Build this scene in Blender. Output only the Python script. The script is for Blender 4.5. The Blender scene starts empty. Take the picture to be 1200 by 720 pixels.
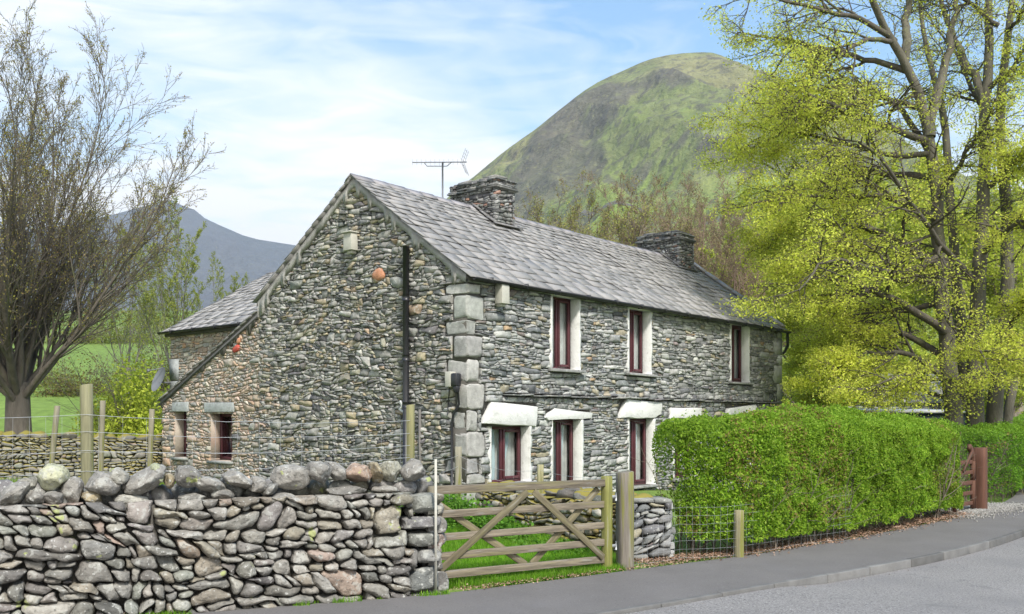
import bpy, bmesh, math
import numpy as np
R = math.radians
scene = bpy.context.scene
COL = scene.collection

# ---------------------------------------------------------------- camera, sky, sun, exposure
FPX, HOR, CH = 1115.0, 491.0, 1.8
cam_d = bpy.data.cameras.new('camera'); cam = bpy.data.objects.new('camera', cam_d); COL.objects.link(cam)
cam.location = (0, 0, CH); cam.rotation_euler = (R(90), 0, 0)
cam_d.sensor_width = 36; cam_d.lens = FPX / 1200 * 36; cam_d.shift_y = (HOR - 360) / 1200
cam_d.clip_start = 0.1; cam_d.clip_end = 20000
scene.camera = cam
SUN_EL, SUN_AZ = 48, 158
world = bpy.data.worlds.new('World'); scene.world = world; world.use_nodes = True
wn = world.node_tree; wn.nodes.clear()
def wnode(t, **k):
    n = wn.nodes.new(t)
    for a, b in k.items(): setattr(n, a, b)
    return n
sky = wnode('ShaderNodeTexSky', sky_type='NISHITA', sun_disc=False)
sky.sun_elevation = R(SUN_EL); sky.sun_rotation = R(SUN_AZ); sky.air_density = 1.0; sky.dust_density = 0.4; sky.ozone_density = 1.0
bg1 = wnode('ShaderNodeBackground'); bg1.inputs[1].default_value = 0.12
tint = wnode('ShaderNodeMix', data_type='RGBA', blend_type='MULTIPLY'); tint.inputs[0].default_value = 1; tint.inputs[7].default_value = (.84, 1.02, 1.02, 1)
wn.links.new(sky.outputs[0], tint.inputs[6]); wn.links.new(tint.outputs[2], bg1.inputs[0])
bg2 = wnode('ShaderNodeBackground'); bg2.inputs[0].default_value = (1.0, 0.975, 0.94, 1); bg2.inputs[1].default_value = 0.66
tc = wnode('ShaderNodeTexCoord'); sep = wnode('ShaderNodeSeparateXYZ'); wn.links.new(tc.outputs['Generated'], sep.inputs[0])
def wmath(op, a, b=None, c=None, clamp=False):
    n = wnode('ShaderNodeMath', operation=op, use_clamp=clamp)
    for i, v in enumerate((a, b, c)):
        if v is None: continue
        if isinstance(v, (int, float)): n.inputs[i].default_value = v
        else: wn.links.new(v, n.inputs[i])
    return n.outputs[0]
zz = wmath('ADD', wmath('MAXIMUM', sep.outputs[2], 0.0), 0.16)
cmb = wnode('ShaderNodeCombineXYZ')
wn.links.new(wmath('DIVIDE', sep.outputs[0], zz), cmb.inputs[0]); wn.links.new(wmath('DIVIDE', sep.outputs[1], zz), cmb.inputs[1])
def wnoise(scale, detail, dist, sc=(1, 1, 1), off=(0, 0, 0)):
    m = wnode('ShaderNodeMapping'); m.inputs['Scale'].default_value = sc; m.inputs['Location'].default_value = off
    m.inputs['Rotation'].default_value = (0, 0, R(-14))
    wn.links.new(cmb.outputs[0], m.inputs[0])
    n = wnode('ShaderNodeTexNoise'); n.inputs['Scale'].default_value = scale; n.inputs['Detail'].default_value = detail
    n.inputs['Roughness'].default_value = 0.55; n.inputs['Distortion'].default_value = dist
    wn.links.new(m.outputs[0], n.inputs[0]); return n.outputs[0]
n1 = wnoise(1.1, 6, 0.5, (0.9, 1.5, 1), (3.1, 1.7, 0)); n2 = wnoise(4.6, 9, 1.3, (0.8, 1.5, 1), (0.4, 2.2, 0))
# thicker veil towards the horizon and towards the left of the view, thin high up and to the right
veil = wmath('MULTIPLY_ADD', sep.outputs[2], -3.1, 1.28)
side = wmath('MULTIPLY', wmath('ABSOLUTE', wmath('ADD', sep.outputs[0], 0.16)), -0.55)
f = wmath('ADD', wmath('ADD', veil, side), wmath('ADD', wmath('MULTIPLY_ADD', n1, 2.3, -1.15), wmath('MULTIPLY_ADD', n2, 0.8, -0.4)))
f = wmath('ADD', f, wmath('MULTIPLY_ADD', wmath('MAXIMUM', wmath('MULTIPLY', sep.outputs[1], -1.0), 0.0), 1.3, wmath('MULTIPLY', wmath('MAXIMUM', wmath('SUBTRACT', sep.outputs[2], 0.52), 0.0), 3.0)))  # extra cloud added behind and overhead, out of view, to neutralise the ambient light
f = wmath('MULTIPLY_ADD', f, 1.25, 0.20, clamp=True)
f = wmath('MULTIPLY', f, 0.97)
mx = wnode('ShaderNodeMixShader'); wn.links.new(f, mx.inputs[0]); wn.links.new(bg1.outputs[0], mx.inputs[1]); wn.links.new(bg2.outputs[0], mx.inputs[2])
wo = wnode('ShaderNodeOutputWorld'); wn.links.new(mx.outputs[0], wo.inputs[0])
sl = bpy.data.lights.new('sun', 'SUN'); so = bpy.data.objects.new('sun', sl); COL.objects.link(so)
sl.energy = 2.5; sl.angle = R(10); sl.color = (1, 0.95, 0.87)
so.rotation_euler = (R(90 - SUN_EL), 0, R(180 - SUN_AZ))
vs = scene.view_settings
scene.display_settings.display_device = 'sRGB'; vs.view_transform = 'Standard'; vs.look = 'None'; vs.gamma = 1; vs.exposure = 1.2
scene.cycles.max_bounces = 6; scene.cycles.transparent_max_bounces = 10
scene.cycles.volume_bounces = 0

# ---------------------------------------------------------------- helpers
def px2(px, Y): return (px - 600) / FPX * Y
def pz2(py, Y): return CH + (HOR - py) / FPX * Y
def at(px, py, Y): return np.array([px2(px, Y), Y, pz2(py, Y)])

def _h(ix, iy, iz, s):
    h = (ix * 374761393 + iy * 668265263 + iz * 2147483647 + s * 974634777) & 0xffffffff
    h = ((h ^ (h >> 13)) * 1274126177) & 0xffffffff
    h = ((h ^ (h >> 16)) * 2246822519) & 0xffffffff
    return ((h ^ (h >> 15)) & 0xffffff) / float(0xffffff)
def vnoise(P, s=0):
    P = np.asarray(P, float); I = np.floor(P).astype(np.int64); F = P - I; F = F * F * (3 - 2 * F)
    r = 0
    for dx in (0, 1):
        for dy in (0, 1):
            for dz in (0, 1):
                w = (F[..., 0] if dx else 1 - F[..., 0]) * (F[..., 1] if dy else 1 - F[..., 1]) * (F[..., 2] if dz else 1 - F[..., 2])
                r = r + w * _h(I[..., 0] + dx, I[..., 1] + dy, I[..., 2] + dz, s)
    return r
def fbm(P, o=4, s=0, g=0.5):
    P = np.asarray(P, float); r = 0; a = 1; t = 0
    for i in range(o):
        r = r + a * vnoise(P * 2 ** i, s + i * 7); t += a; a *= g
    return r / t
def sstep(a, b, x):
    t = np.clip((x - a) / (b - a), 0, 1); return t * t * (3 - 2 * t)

class MB:
    def __init__(s): s.v = []; s.f = {3: [], 4: []}; s.c = []; s.n = 0; s.poly = []; s.m = {3: [], 4: []}
    def add(s, v, quads=None, tris=None, col=None, mi=0):
        v = np.asarray(v, float).reshape(-1, 3); s.v.append(v)
        for k, f in ((4, quads), (3, tris)):
            if f is not None and len(f):
                f = np.asarray(f, int).reshape(-1, k); s.f[k].append(f + s.n); s.m[k].append(np.full(len(f), mi))
        if col is None: col = (0.5, 0.5, 0.5)
        col = np.asarray(col, float)
        if col.ndim == 1: col = np.tile(col[:3], (len(v), 1))
        s.c.append(col); s.n += len(v)
    def ngon(s, v, col=None):
        v = np.asarray(v, float); s.v.append(v); s.poly.append(list(range(s.n, s.n + len(v))))
        col = np.tile(np.asarray(col if col is not None else (.5, .5, .5), float), (len(v), 1)); s.c.append(col); s.n += len(v)
    def box(s, c, size, rot=None, col=None, jit=0, rng=None, taper=None):
        u = np.array([[x, y, z] for z in (-.5, .5) for y in (-.5, .5) for x in (-.5, .5)], float)
        if taper is not None: u[4:, :2] *= taper
        v = u * np.asarray(size, float)
        if jit: v = v + rng.uniform(-jit, jit, v.shape)
        if rot is not None: v = v @ np.asarray(rot).T
        s.add(v + np.asarray(c, float), quads=[[0, 2, 3, 1], [4, 5, 7, 6], [0, 1, 5, 4], [2, 6, 7, 3], [0, 4, 6, 2], [1, 3, 7, 5]], col=col)
    def prism(s, base, off, col=None):
        b = np.asarray(base, float); n = len(b); t = b + np.asarray(off, float)
        s.add(np.vstack([b, t]), quads=[[i, (i + 1) % n, n + (i + 1) % n, n + i] for i in range(n)], col=col)
        k = s.n; s.poly.append([k - 2 * n + i for i in range(n)][::-1]); s.poly.append([k - n + i for i in range(n)])
    def build(s, name, mat, parent=None, smooth=False, loc=None, bevel=0, label=None):
        me = bpy.data.meshes.new(name)
        V = np.vstack(s.v).astype(np.float32); C = np.vstack(s.c)
        q = np.vstack(s.f[4]) if s.f[4] else np.zeros((0, 4), int); t = np.vstack(s.f[3]) if s.f[3] else np.zeros((0, 3), int)
        mi = np.concatenate(s.m[4] + s.m[3]) if (s.m[4] or s.m[3]) else np.zeros(0, int)
        pl = s.poly
        li = np.concatenate([q.ravel(), t.ravel()] + [np.array(p, int) for p in pl]).astype(np.int32)
        tot = np.concatenate([np.full(len(q), 4), np.full(len(t), 3), np.array([len(p) for p in pl], int)]).astype(int)
        st = np.concatenate([[0], np.cumsum(tot)[:-1]]).astype(np.int32)
        me.vertices.add(len(V)); me.vertices.foreach_set('co', V.ravel())
        me.loops.add(len(li)); me.loops.foreach_set('vertex_index', li)
        me.polygons.add(len(tot)); me.polygons.foreach_set('loop_start', st)
        mats = mat if isinstance(mat, (list, tuple)) else [mat]
        for m in mats: me.materials.append(m)
        if len(mats) > 1: me.polygons.foreach_set('material_index', np.concatenate([mi, np.zeros(len(pl), int)]).astype(np.int32))
        me.update(calc_edges=True)
        if smooth: me.polygons.foreach_set('use_smooth', np.ones(len(tot), bool))
        a = me.color_attributes.new('Col', 'FLOAT_COLOR', 'POINT')
        a.data.foreach_set('color', np.hstack([C, np.ones((len(C), 1))]).astype(np.float32).ravel())
        me.validate()
        o = bpy.data.objects.new(name, me); COL.objects.link(o)
        if parent is not None: o.parent = parent
        if loc is not None: o.location = loc
        if label: o['label'] = label
        if bevel:
            b = o.modifiers.new('bevel', 'BEVEL'); b.width = bevel; b.segments = 2; b.limit_method = 'ANGLE'
        return o

def tag(o, label, cat, group=None, kind=None):
    if label: o['label'] = label
    if cat: o['category'] = cat
    if group: o['group'] = group
    if kind: o['kind'] = kind
    return o
def thing(name, label, cat, loc=(0, 0, 0), rz=0, group=None):
    o = bpy.data.objects.new(name, None); COL.objects.link(o); o.location = loc; o.rotation_euler = (0, 0, rz); o.empty_display_size = .3
    return tag(o, label, cat, group)
def structure(o): o['kind'] = 'structure'; return o
def dup(root, loc, rz, sc=1, label=None, group=None):
    r = root.copy(); COL.objects.link(r); r.location = loc; r.rotation_euler = (0, 0, rz); r.scale = (sc, sc, sc)
    if label: r['label'] = label
    if group: r['group'] = group
    for ch in list(root.children):
        c = ch.copy(); COL.objects.link(c); c.parent = r
        for g in ch.children:
            d = g.copy(); COL.objects.link(d); d.parent = c
    return r

def norm(a): return a / np.maximum(np.linalg.norm(a, axis=-1, keepdims=True), 1e-9)
def tubes(mb, pts, rad, n=5, col=(.5, .5, .5), cap=False):
    """pts (M,K,3), rad (M,K)"""
    pts = np.asarray(pts, float); rad = np.asarray(rad, float)
    if pts.ndim == 2: pts = pts[None]; rad = np.broadcast_to(rad, (1, pts.shape[1]))
    M, K, _ = pts.shape; rad = np.broadcast_to(rad, (M, K))
    t = np.empty_like(pts); t[:, 1:-1] = pts[:, 2:] - pts[:, :-2]; t[:, 0] = pts[:, 1] - pts[:, 0]; t[:, -1] = pts[:, -1] - pts[:, -2]
    t = norm(t); av = norm(t.mean(1)); ax = np.argmin(np.abs(av), 1); ref = np.eye(3)[ax][:, None, :]
    a = norm(np.cross(t, ref)); b = np.cross(t, a)
    th = np.arange(n) * 2 * math.pi / n
    V = pts[:, :, None] + rad[:, :, None, None] * (a[:, :, None] * np.cos(th)[None, None, :, None] + b[:, :, None] * np.sin(th)[None, None, :, None])
    base = (np.arange(M) * K * n)[:, None, None] + (np.arange(K - 1) * n)[None, :, None]; j = np.arange(n)[None, None]; j2 = (j + 1) % n
    Q = np.stack([base + j, base + j2, base + n + j2, base + n + j], -1).reshape(-1, 4)
    c = np.asarray(col, float)
    if c.ndim == 2: c = np.repeat(c, K * n, 0)
    mb.add(V.reshape(-1, 3), quads=Q, col=c)
    if cap:
        for m in range(M):
            s0 = mb.n - M * K * n + m * K * n; mb.poly.append([s0 + i for i in range(n)]); mb.poly.append([s0 + (K - 1) * n + i for i in range(n)][::-1])
def leaves(mb, P, size, rng, col, up=0.0, aspect=0.55, droop=0.0):
    N = len(P); nrm = norm(rng.normal(size=(N, 3)) + np.array([0, 0, up])); r = norm(rng.normal(size=(N, 3)) + np.array([0, 0, -droop]))
    a = norm(r - (r * nrm).sum(1, keepdims=True) * nrm); b = np.cross(nrm, a)
    s = (size * rng.uniform(.65, 1.3, N))[:, None]
    V = np.stack([P - a * s * .5, P + b * s * aspect * .5 - a * s * .05, P + a * s * .5, P - b * s * aspect * .5 - a * s * .05], 1)
    mb.add(V.reshape(-1, 3), quads=np.arange(4 * N).reshape(-1, 4), col=np.repeat(col, 4, 0))
def resamp(P, n):
    d = np.r_[0, np.cumsum(np.linalg.norm(np.diff(P, axis=0), axis=1))]; t = np.linspace(0, d[-1], n); return np.stack([np.interp(t, d, P[:, i]) for i in range(2)], 1)
def rotz(a): c, s = math.cos(a), math.sin(a); return np.array([[c, -s, 0], [s, c, 0], [0, 0, 1]])
def roty(a): c, s = math.cos(a), math.sin(a); return np.array([[c, 0, s], [0, 1, 0], [-s, 0, c]])
def rotx(a): c, s = math.cos(a), math.sin(a); return np.array([[1, 0, 0], [0, c, -s], [0, s, c]])

# ---------------------------------------------------------------- materials
def mat(name, rough=0.85, col=None, var=0.25, vscale=6.0, bump=0.3, bscale=30.0, stretch=(1, 1, 1), spots=(), spec=0.3, metal=0, transl=0.0, det=6, dist=0.02, moss=None):
    m = bpy.data.materials.new(name); m.use_nodes = True; nt = m.node_tree; b = nt.nodes['Principled BSDF']
    def nd(t, **k):
        n = nt.nodes.new(t)
        for a, c in k.items(): setattr(n, a, c)
        return n
    L = nt.links.new
    b.inputs['Roughness'].default_value = rough; b.inputs['Specular IOR Level'].default_value = spec; b.inputs['Metallic'].default_value = metal
    tcn = nd('ShaderNodeTexCoord'); mp = nd('ShaderNodeMapping'); mp.inputs['Scale'].default_value = stretch; L(tcn.outputs['Object'], mp.inputs[0])
    if col is None:
        at_ = nd('ShaderNodeAttribute', attribute_name='Col'); cur = at_.outputs['Color']
    else:
        rgb = nd('ShaderNodeRGB'); rgb.outputs[0].default_value = (*col, 1); cur = rgb.outputs[0]
    def noise(sc, d=det, src=mp.outputs[0], ro=.6):
        n = nd('ShaderNodeTexNoise'); n.inputs['Scale'].default_value = sc; n.inputs['Detail'].default_value = d; n.inputs['Roughness'].default_value = ro; L(src, n.inputs[0]); return n.outputs[0]
    if var:
        nz = noise(vscale); mr = nd('ShaderNodeMapRange'); mr.inputs[1].default_value = .25; mr.inputs[2].default_value = .75; mr.inputs[3].default_value = 1 - var; mr.inputs[4].default_value = 1 + var
        L(nz, mr.inputs[0]); vm = nd('ShaderNodeVectorMath', operation='SCALE'); L(cur, vm.inputs[0]); L(mr.outputs[0], vm.inputs['Scale']); cur = vm.outputs[0]
    for (sc, th, soft, c, amt) in spots:
        nz = noise(sc, 5, ro=.55); mr = nd('ShaderNodeMapRange'); mr.inputs[1].default_value = th; mr.inputs[2].default_value = th + soft; mr.inputs[3].default_value = 0; mr.inputs[4].default_value = amt
        L(nz, mr.inputs[0]); mxn = nd('ShaderNodeMix', data_type='RGBA'); L(mr.outputs[0], mxn.inputs[0]); L(cur, mxn.inputs[6]); mxn.inputs[7].default_value = (*c, 1); cur = mxn.outputs[2]
    if moss:  # growth on surfaces that face up
        g = nd('ShaderNodeNewGeometry'); sx = nd('ShaderNodeSeparateXYZ'); L(g.outputs['Normal'], sx.inputs[0])
        nz = noise(moss[1], 5); ad = nd('ShaderNodeMath', operation='ADD'); L(sx.outputs[2], ad.inputs[0]); L(nz, ad.inputs[1])
        mr = nd('ShaderNodeMapRange'); mr.inputs[1].default_value = moss[2]; mr.inputs[2].default_value = moss[2] + .25; L(ad.outputs[0], mr.inputs[0])
        mxn = nd('ShaderNodeMix', data_type='RGBA'); L(mr.outputs[0], mxn.inputs[0]); L(cur, mxn.inputs[6]); mxn.inputs[7].default_value = (*moss[0], 1); cur = mxn.outputs[2]
    L(cur, b.inputs['Base Color'])
    if bump:
        nz = noise(bscale, 8); bp = nd('ShaderNodeBump'); bp.inputs['Strength'].default_value = bump; bp.inputs['Distance'].default_value = dist; L(nz, bp.inputs['Height']); L(bp.outputs[0], b.inputs['Normal'])
    if transl:
        tr = nd('ShaderNodeBsdfTranslucent'); L(cur, tr.inputs[0]); ms = nd('ShaderNodeMixShader'); ms.inputs[0].default_value = transl
        L(b.outputs[0], ms.inputs[1]); L(tr.outputs[0], ms.inputs[2]); L(ms.outputs[0], nt.nodes['Material Output'].inputs[0])
    return m
def glass_mat(name):
    m = bpy.data.materials.new(name); m.use_nodes = True; nt = m.node_tree; nt.nodes.clear()
    o = nt.nodes.new('ShaderNodeOutputMaterial'); mx = nt.nodes.new('ShaderNodeMixShader'); t = nt.nodes.new('ShaderNodeBsdfTransparent'); g = nt.nodes.new('ShaderNodeBsdfGlossy'); f = nt.nodes.new('ShaderNodeLayerWeight')
    t.inputs[0].default_value = (.93, .96, .96, 1); g.inputs['Roughness'].default_value = .03; f.inputs[0].default_value = .5
    ad = nt.nodes.new('ShaderNodeMath'); ad.operation = 'POWER'; ad.inputs[1].default_value = 2.8; nt.links.new(f.outputs['Facing'], ad.inputs[0])
    nt.links.new(ad.outputs[0], mx.inputs[0]); nt.links.new(t.outputs[0], mx.inputs[1]); nt.links.new(g.outputs[0], mx.inputs[2]); nt.links.new(mx.outputs[0], o.inputs[0]); return m

PALE = (.42, .43, .40)
M = {
 'house': mat('house_slate_stone', .9, None, .32, 9, .6, 45, spots=[(14, .60, .04, (.44, .44, .41), .6), (5, .66, .05, (.10, .10, .09), .5)]),
 'mortar': mat('dark_joint', .95, (.095, .090, .080), .3, 5, .5, 40),
 'limemortar': mat('lime_mortar', .95, (.36, .31, .26), .25, 4, .6, 40, spots=[(1.2, .5, .15, (.40, .25, .20), .7)]),
 'verge': mat('verge_mortar', .95, (.31, .30, .285), .35, 6, .7, 30, spots=[(3, .55, .1, (.17, .17, .155), .7), (9, .6, .05, (.42, .42, .4), .5)]),
 'field': mat('field_stone', .9, None, .42, 9, 1.0, 20, dist=.03, spots=[(9, .58, .03, (.36, .36, .33), .6), (24, .61, .03, (.48, .48, .45), .65), (34, .60, .03, (.05, .05, .045), .5), (3.6, .66, .02, (.34, .38, .13), .75), (3.0, .66, .1, (.06, .06, .055), .6)]),
 'mossy': mat('mossy_stone', .95, None, .35, 6, .8, 26, spots=[(2.2, .60, .1, (.25, .19, .045), .85), (9, .62, .04, (.4, .4, .36), .5)], moss=((.21, .18, .04), 3, .92)),
 'slate': mat('roof_slate', .75, None, .16, 8, .35, 40, spec=.5, spots=[(3, .68, .06, (.30, .29, .26), .5)]),
 'white': mat('white_limewash', .8, (.60, .60, .585), .10, 4, .6, 22, spots=[(3.5, .58, .12, (.44, .44, .41), .6), (11, .62, .05, (.40, .40, .37), .5)]),
 'frame': mat('maroon_paint', .45, (.085, .026, .032), .15, 10, .05, 60, spec=.4),
 'glass': glass_mat('window_glass'),
 'curtain': mat('pale_curtain', .9, (.50, .60, .63), .12, 3, .1, 10, transl=.3),
 'netc': mat('white_curtain', .9, (.55, .55, .53), .25, 6, .2, 12, transl=.3),
 'room': mat('dark_room', .9, (.16, .15, .14), .2, 2, 0),
 'black': mat('black_plastic', .4, (.018, .018, .022), .15, 8, .05, 30, spec=.5),
 'metal': mat('galvanised_wire', .5, (.42, .44, .46), .15, 12, 0, metal=.3, spec=.5),
 'timber': mat('weathered_timber', .92, None, .5, 1.0, .8, 1.0, stretch=(3, 34, 34), spots=[(.5, .54, .12, (.14, .135, .04), .45), (.9, .62, .05, (.26, .25, .23), .5)]),
 'postwood': mat('weathered_post', .9, None, .30, 1.0, .5, 1.0, stretch=(34, 34, 2.5), spots=[(.35, .50, .12, (.17, .175, .03), .8), (.9, .62, .05, (.26, .25, .23), .5)]),
 'redwood': mat('brown_stained_timber', .8, (.105, .048, .030), .3, 1, .3, 1, stretch=(22, 22, 3), spec=.35),
 'boxw': mat('grey_box_board', .85, (.42, .41, .36), .15, 4, .2, 30),
 'bark': mat('bark', .95, None, .35, 3, .7, 12, stretch=(2, 2, .6), dist=.04, spots=[(1.3, .55, .15, (.13, .145, .05), .5)]),
 'leaf': mat('leaf', .6, None, 0, 1, 0, transl=.52, spec=.2),
 'asphalt': mat('asphalt', .85, (.200, .190, .183), .10, 1.2, .5, 120, dist=.006, spots=[(60, .56, .04, (.34, .33, .32), .8), (45, .57, .04, (.05, .05, .05), .8), (.5, .48, .2, (.15, .145, .145), .6), (2.2, .64, .02, (.10, .10, .10), .35)]),
 'path': mat('footway_tarmac', .88, (.135, .127, .122), .12, 1.5, .6, 110, dist=.006, spots=[(55, .64, .03, (.26, .25, .25), .6), (40, .62, .03, (.045, .045, .045), .7), (.7, .52, .2, (.15, .145, .15), .5)]),
 'kerb': mat('kerb_stone', .9, None, .25, 5, .4, 40),
 'gravel': mat('pale_gravel', .9, (.30, .29, .27), .5, 40, .9, 60, dist=.02),
 'litter': mat('litter', .9, None, .2, 5, 0),
 'room_blind': mat('grey_blind', .8, (.20, .21, .21), .1, 4, 0),
 'dish': mat('dish_grey', .6, (.16, .17, .19), .1, 5, 0),
 'shed': mat('dark_green_board', .8, (.02, .032, .03), .3, 2, .3, 6, stretch=(6, 6, .6)),
}
# ---------------------------------------------------------------- rubble stonework
def cells(box, hs, asp, rng, slant=1.0):
    """break a wall face into skewed four-sided stones: beds roughly level, joints roughly upright"""
    u0, u1, v0, v1 = box; out = []; st = [np.array([[u0, v0], [u1, v0], [u1, v1], [u0, v1]], float)]; l0, l1 = math.log(hs[0]), math.log(hs[1])
    while st:
        q = st.pop(); h = (q[3, 1] + q[2, 1] - q[0, 1] - q[1, 1]) / 2; w = (q[1, 0] + q[2, 0] - q[0, 0] - q[3, 0]) / 2
        ht = math.exp(rng.uniform(l0, l1)); wt = max(ht, min(h, 2 * ht)) * rng.uniform(*asp)
        if h > 2.4 * hs[1] or (h > 1.15 * ht and h > 1.7 * hs[0] and h / ht >= .8 * w / wt):
            t = rng.uniform(.3, .7); d = min(.18, rng.uniform(-1, 1) * .035 * slant / h * 1.0); t1, t2 = np.clip([t + d, t - d], .15, .85)
            a = q[0] + (q[3] - q[0]) * t1; c = q[1] + (q[2] - q[1]) * t2; st += [np.array([q[0], q[1], c, a]), np.array([a, c, q[2], q[3]])]
        elif w > 1.1 * wt:
            t = rng.uniform(.3, .7); d = rng.uniform(-1, 1) * .22 * slant * min(h, .25) / w; t1, t2 = np.clip([t + d, t - d], .12, .88)
            a = q[0] + (q[1] - q[0]) * t1; c = q[3] + (q[2] - q[3]) * t2; st += [np.array([q[0], a, c, q[3]]), np.array([a, q[1], q[2], c])]
        else: out.append(q)
    return np.array(out)
def rubble(mb, O, U, V, W, box, halfs=(), rects=(), hs=(.035, .13), asp=(1.4, 4.5), gap=.008, N=16, depth=.03, back=.05, p=5.0, ex=(3.5, 9), pal=None, seed=0, rough=.05, warp=.03,
           rings=(1.0, .93), tilt=.12, facets=0, bumpn=0.0, batter=0.0, dvar=.6, cut=.6, slant=1.0, clamp=True, square=False):
    rng = np.random.default_rng(seed); Q = cells((box[0] - .05, box[1] + .05, box[2] - .05, box[3] + .08), hs, asp, rng, slant); S = len(Q)
    wd = np.linalg.norm(Q[:, 1] - Q[:, 0] + Q[:, 2] - Q[:, 3], axis=1) / 2; hg = np.linalg.norm(Q[:, 3] - Q[:, 0] + Q[:, 2] - Q[:, 1], axis=1) / 2
    th = (np.arange(N) + .5) * 2 * math.pi / N; th = th - .16 * np.sin(4 * th) * -1 * (1 if square else 0); th = th[None] + rng.uniform(-.5, .5, (S, N)) * (2 * math.pi / N) * .5
    e = rng.uniform(*ex, S)[:, None]; c, s_ = np.cos(th), np.sin(th); r = (np.abs(c) ** e + np.abs(s_) ** e) ** (-1 / e)
    for k in range(3):   # knock off corners
        ph = rng.uniform(0, 2 * math.pi, (S, 1)) if not square else math.pi / 4 + rng.integers(0, 4, (S, 1)) * math.pi / 2 + rng.normal(0, .28, (S, 1)); lim = rng.uniform(.82, 1.25, (S, 1)) if not square else rng.uniform(.98, 1.38, (S, 1)); on = rng.random((S, 1)) < cut; dd = np.cos(th - ph); r = np.where(on & (dd > .05), np.minimum(r, lim / np.maximum(dd, .05)), r)
    r = r * (1 + rng.uniform(-rough, rough * .3, (S, N)))
    x, y = c * r, s_ * r; x = x * (1 - gap / wd)[:, None]; y = y * (1 - gap / hg)[:, None]
    def bil(x, y):
        a, b = (x + 1) / 2, (y + 1) / 2; a = a[..., None]; b = b[..., None]
        P = Q[:, None, 0] * (1 - a) * (1 - b) + Q[:, None, 1] * a * (1 - b) + Q[:, None, 2] * a * b + Q[:, None, 3] * (1 - a) * b
        k = np.concatenate([P, P[..., :1] * 0 + seed], -1); return P + warp * 2 * np.stack([fbm(k * [2.2, 3.4, 1], 2, 1) - .5, fbm(k * [1.8, 4.0, 1], 2, 2) - .5], -1) + warp * .8 * np.stack([vnoise(k * [9, 14, 1], 3) - .5, vnoise(k * [9, 14, 1], 4) - .5], -1)
    E = bil(x, y); C = bil(np.zeros((S, 1)), np.zeros((S, 1)))[:, 0]; keep = np.ones(S, bool)
    g2 = gap * .4
    if clamp:
        E[..., 0] = np.clip(E[..., 0], box[0], box[1]); E[..., 1] = np.clip(E[..., 1], box[2], box[3])
        for (a, b, cc) in halfs: lim = (cc - a * E[..., 0]) / b; E[..., 1] = np.minimum(E[..., 1], lim - g2)
        for (a0, a1, b0, b1) in rects:
            lo, hi = E.min(1), E.max(1); ov = (hi[:, 0] > a0) & (lo[:, 0] < a1) & (hi[:, 1] > b0) & (lo[:, 1] < b1)
            if not ov.any(): continue
            # room left on each side of the opening, as a share of the stone
            k = np.stack([(a0 - lo[:, 0]) / (hi[:, 0] - lo[:, 0] + 1e-6), (hi[:, 0] - a1) / (hi[:, 0] - lo[:, 0] + 1e-6), (b0 - lo[:, 1]) / (hi[:, 1] - lo[:, 1] + 1e-6), (hi[:, 1] - b1) / (hi[:, 1] - lo[:, 1] + 1e-6)], 1); m = k.argmax(1)
            for j, (ax, val, fn) in enumerate(((0, a0 - g2, np.minimum), (0, a1 + g2, np.maximum), (1, b0 - g2, np.minimum), (1, b1 + g2, np.maximum))):
                w_ = ov & (m == j); E[w_, :, ax] = fn(E[w_, :, ax], val)
        lo, hi = E.min(1), E.max(1); cm = (lo + hi) / 2; solid = ((hi - lo)[:, 0] > .03) & ((hi - lo)[:, 1] > .015)
        for (a0, a1, b0, b1) in rects:   # close the slots that dropped stones leave beside the openings
            for ax, edge, o0, o1, reach in ((0, a0, b0, b1, .13), (0, -a1, b0, b1, .13), (1, b0, a0, a1, .07), (1, -b1, a0, a1, .07)):
                sg = 1 if edge == a0 or edge == b0 else -1; oth = 1 - ax; far = hi[:, ax] if sg > 0 else -lo[:, ax]; gap_ = edge - far; near = solid & (gap_ > .004) & (gap_ < reach) & (cm[:, oth] > o0) & (cm[:, oth] < o1)
                half = (far - sg * cm[:, ax])[near, None]; w_ = np.clip((sg * E[near][:, :, ax] - sg * cm[near, ax][:, None]) / half, 0, 1); E[near, :, ax] += sg * w_ * (gap_[near, None] - g2)
        lo, hi = E.min(1), E.max(1); keep &= ((hi - lo)[:, 0] > .02) & ((hi - lo)[:, 1] > .012)
        for (a0, a1, b0, b1) in rects: cm = (lo + hi) / 2; keep &= ~((cm[:, 0] > a0) & (cm[:, 0] < a1) & (cm[:, 1] > b0) & (cm[:, 1] < b1))
    E = E[keep]; C = (E.min(1) + E.max(1)) / 2; wd = np.ptp(E[..., 0], axis=1); hg = np.ptp(E[..., 1], axis=1); S = len(E); E = E - C[:, None]
    size = np.sqrt(wd * hg); h = np.minimum(depth * rng.uniform(1 - dvar, 1 + dvar, S), size * .8); X = []; nR = len(rings)
    sc = [1.0] + list(rings) + [0.0]; wv = [-back] + [(1 - s ** p) ** (1 / p) if s < 1 else 0.0 for s in rings] + [1.0]
    tx = rng.normal(0, tilt, (S, 1)) * np.minimum(1, .12 / wd)[:, None]; ty = rng.normal(-tilt * .3, tilt, (S, 1))
    fac = [(rng.uniform(0, 2 * math.pi, S), rng.uniform(.35, .8, S), rng.uniform(.6, 1.6, S)) for _ in range(facets)]
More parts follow.
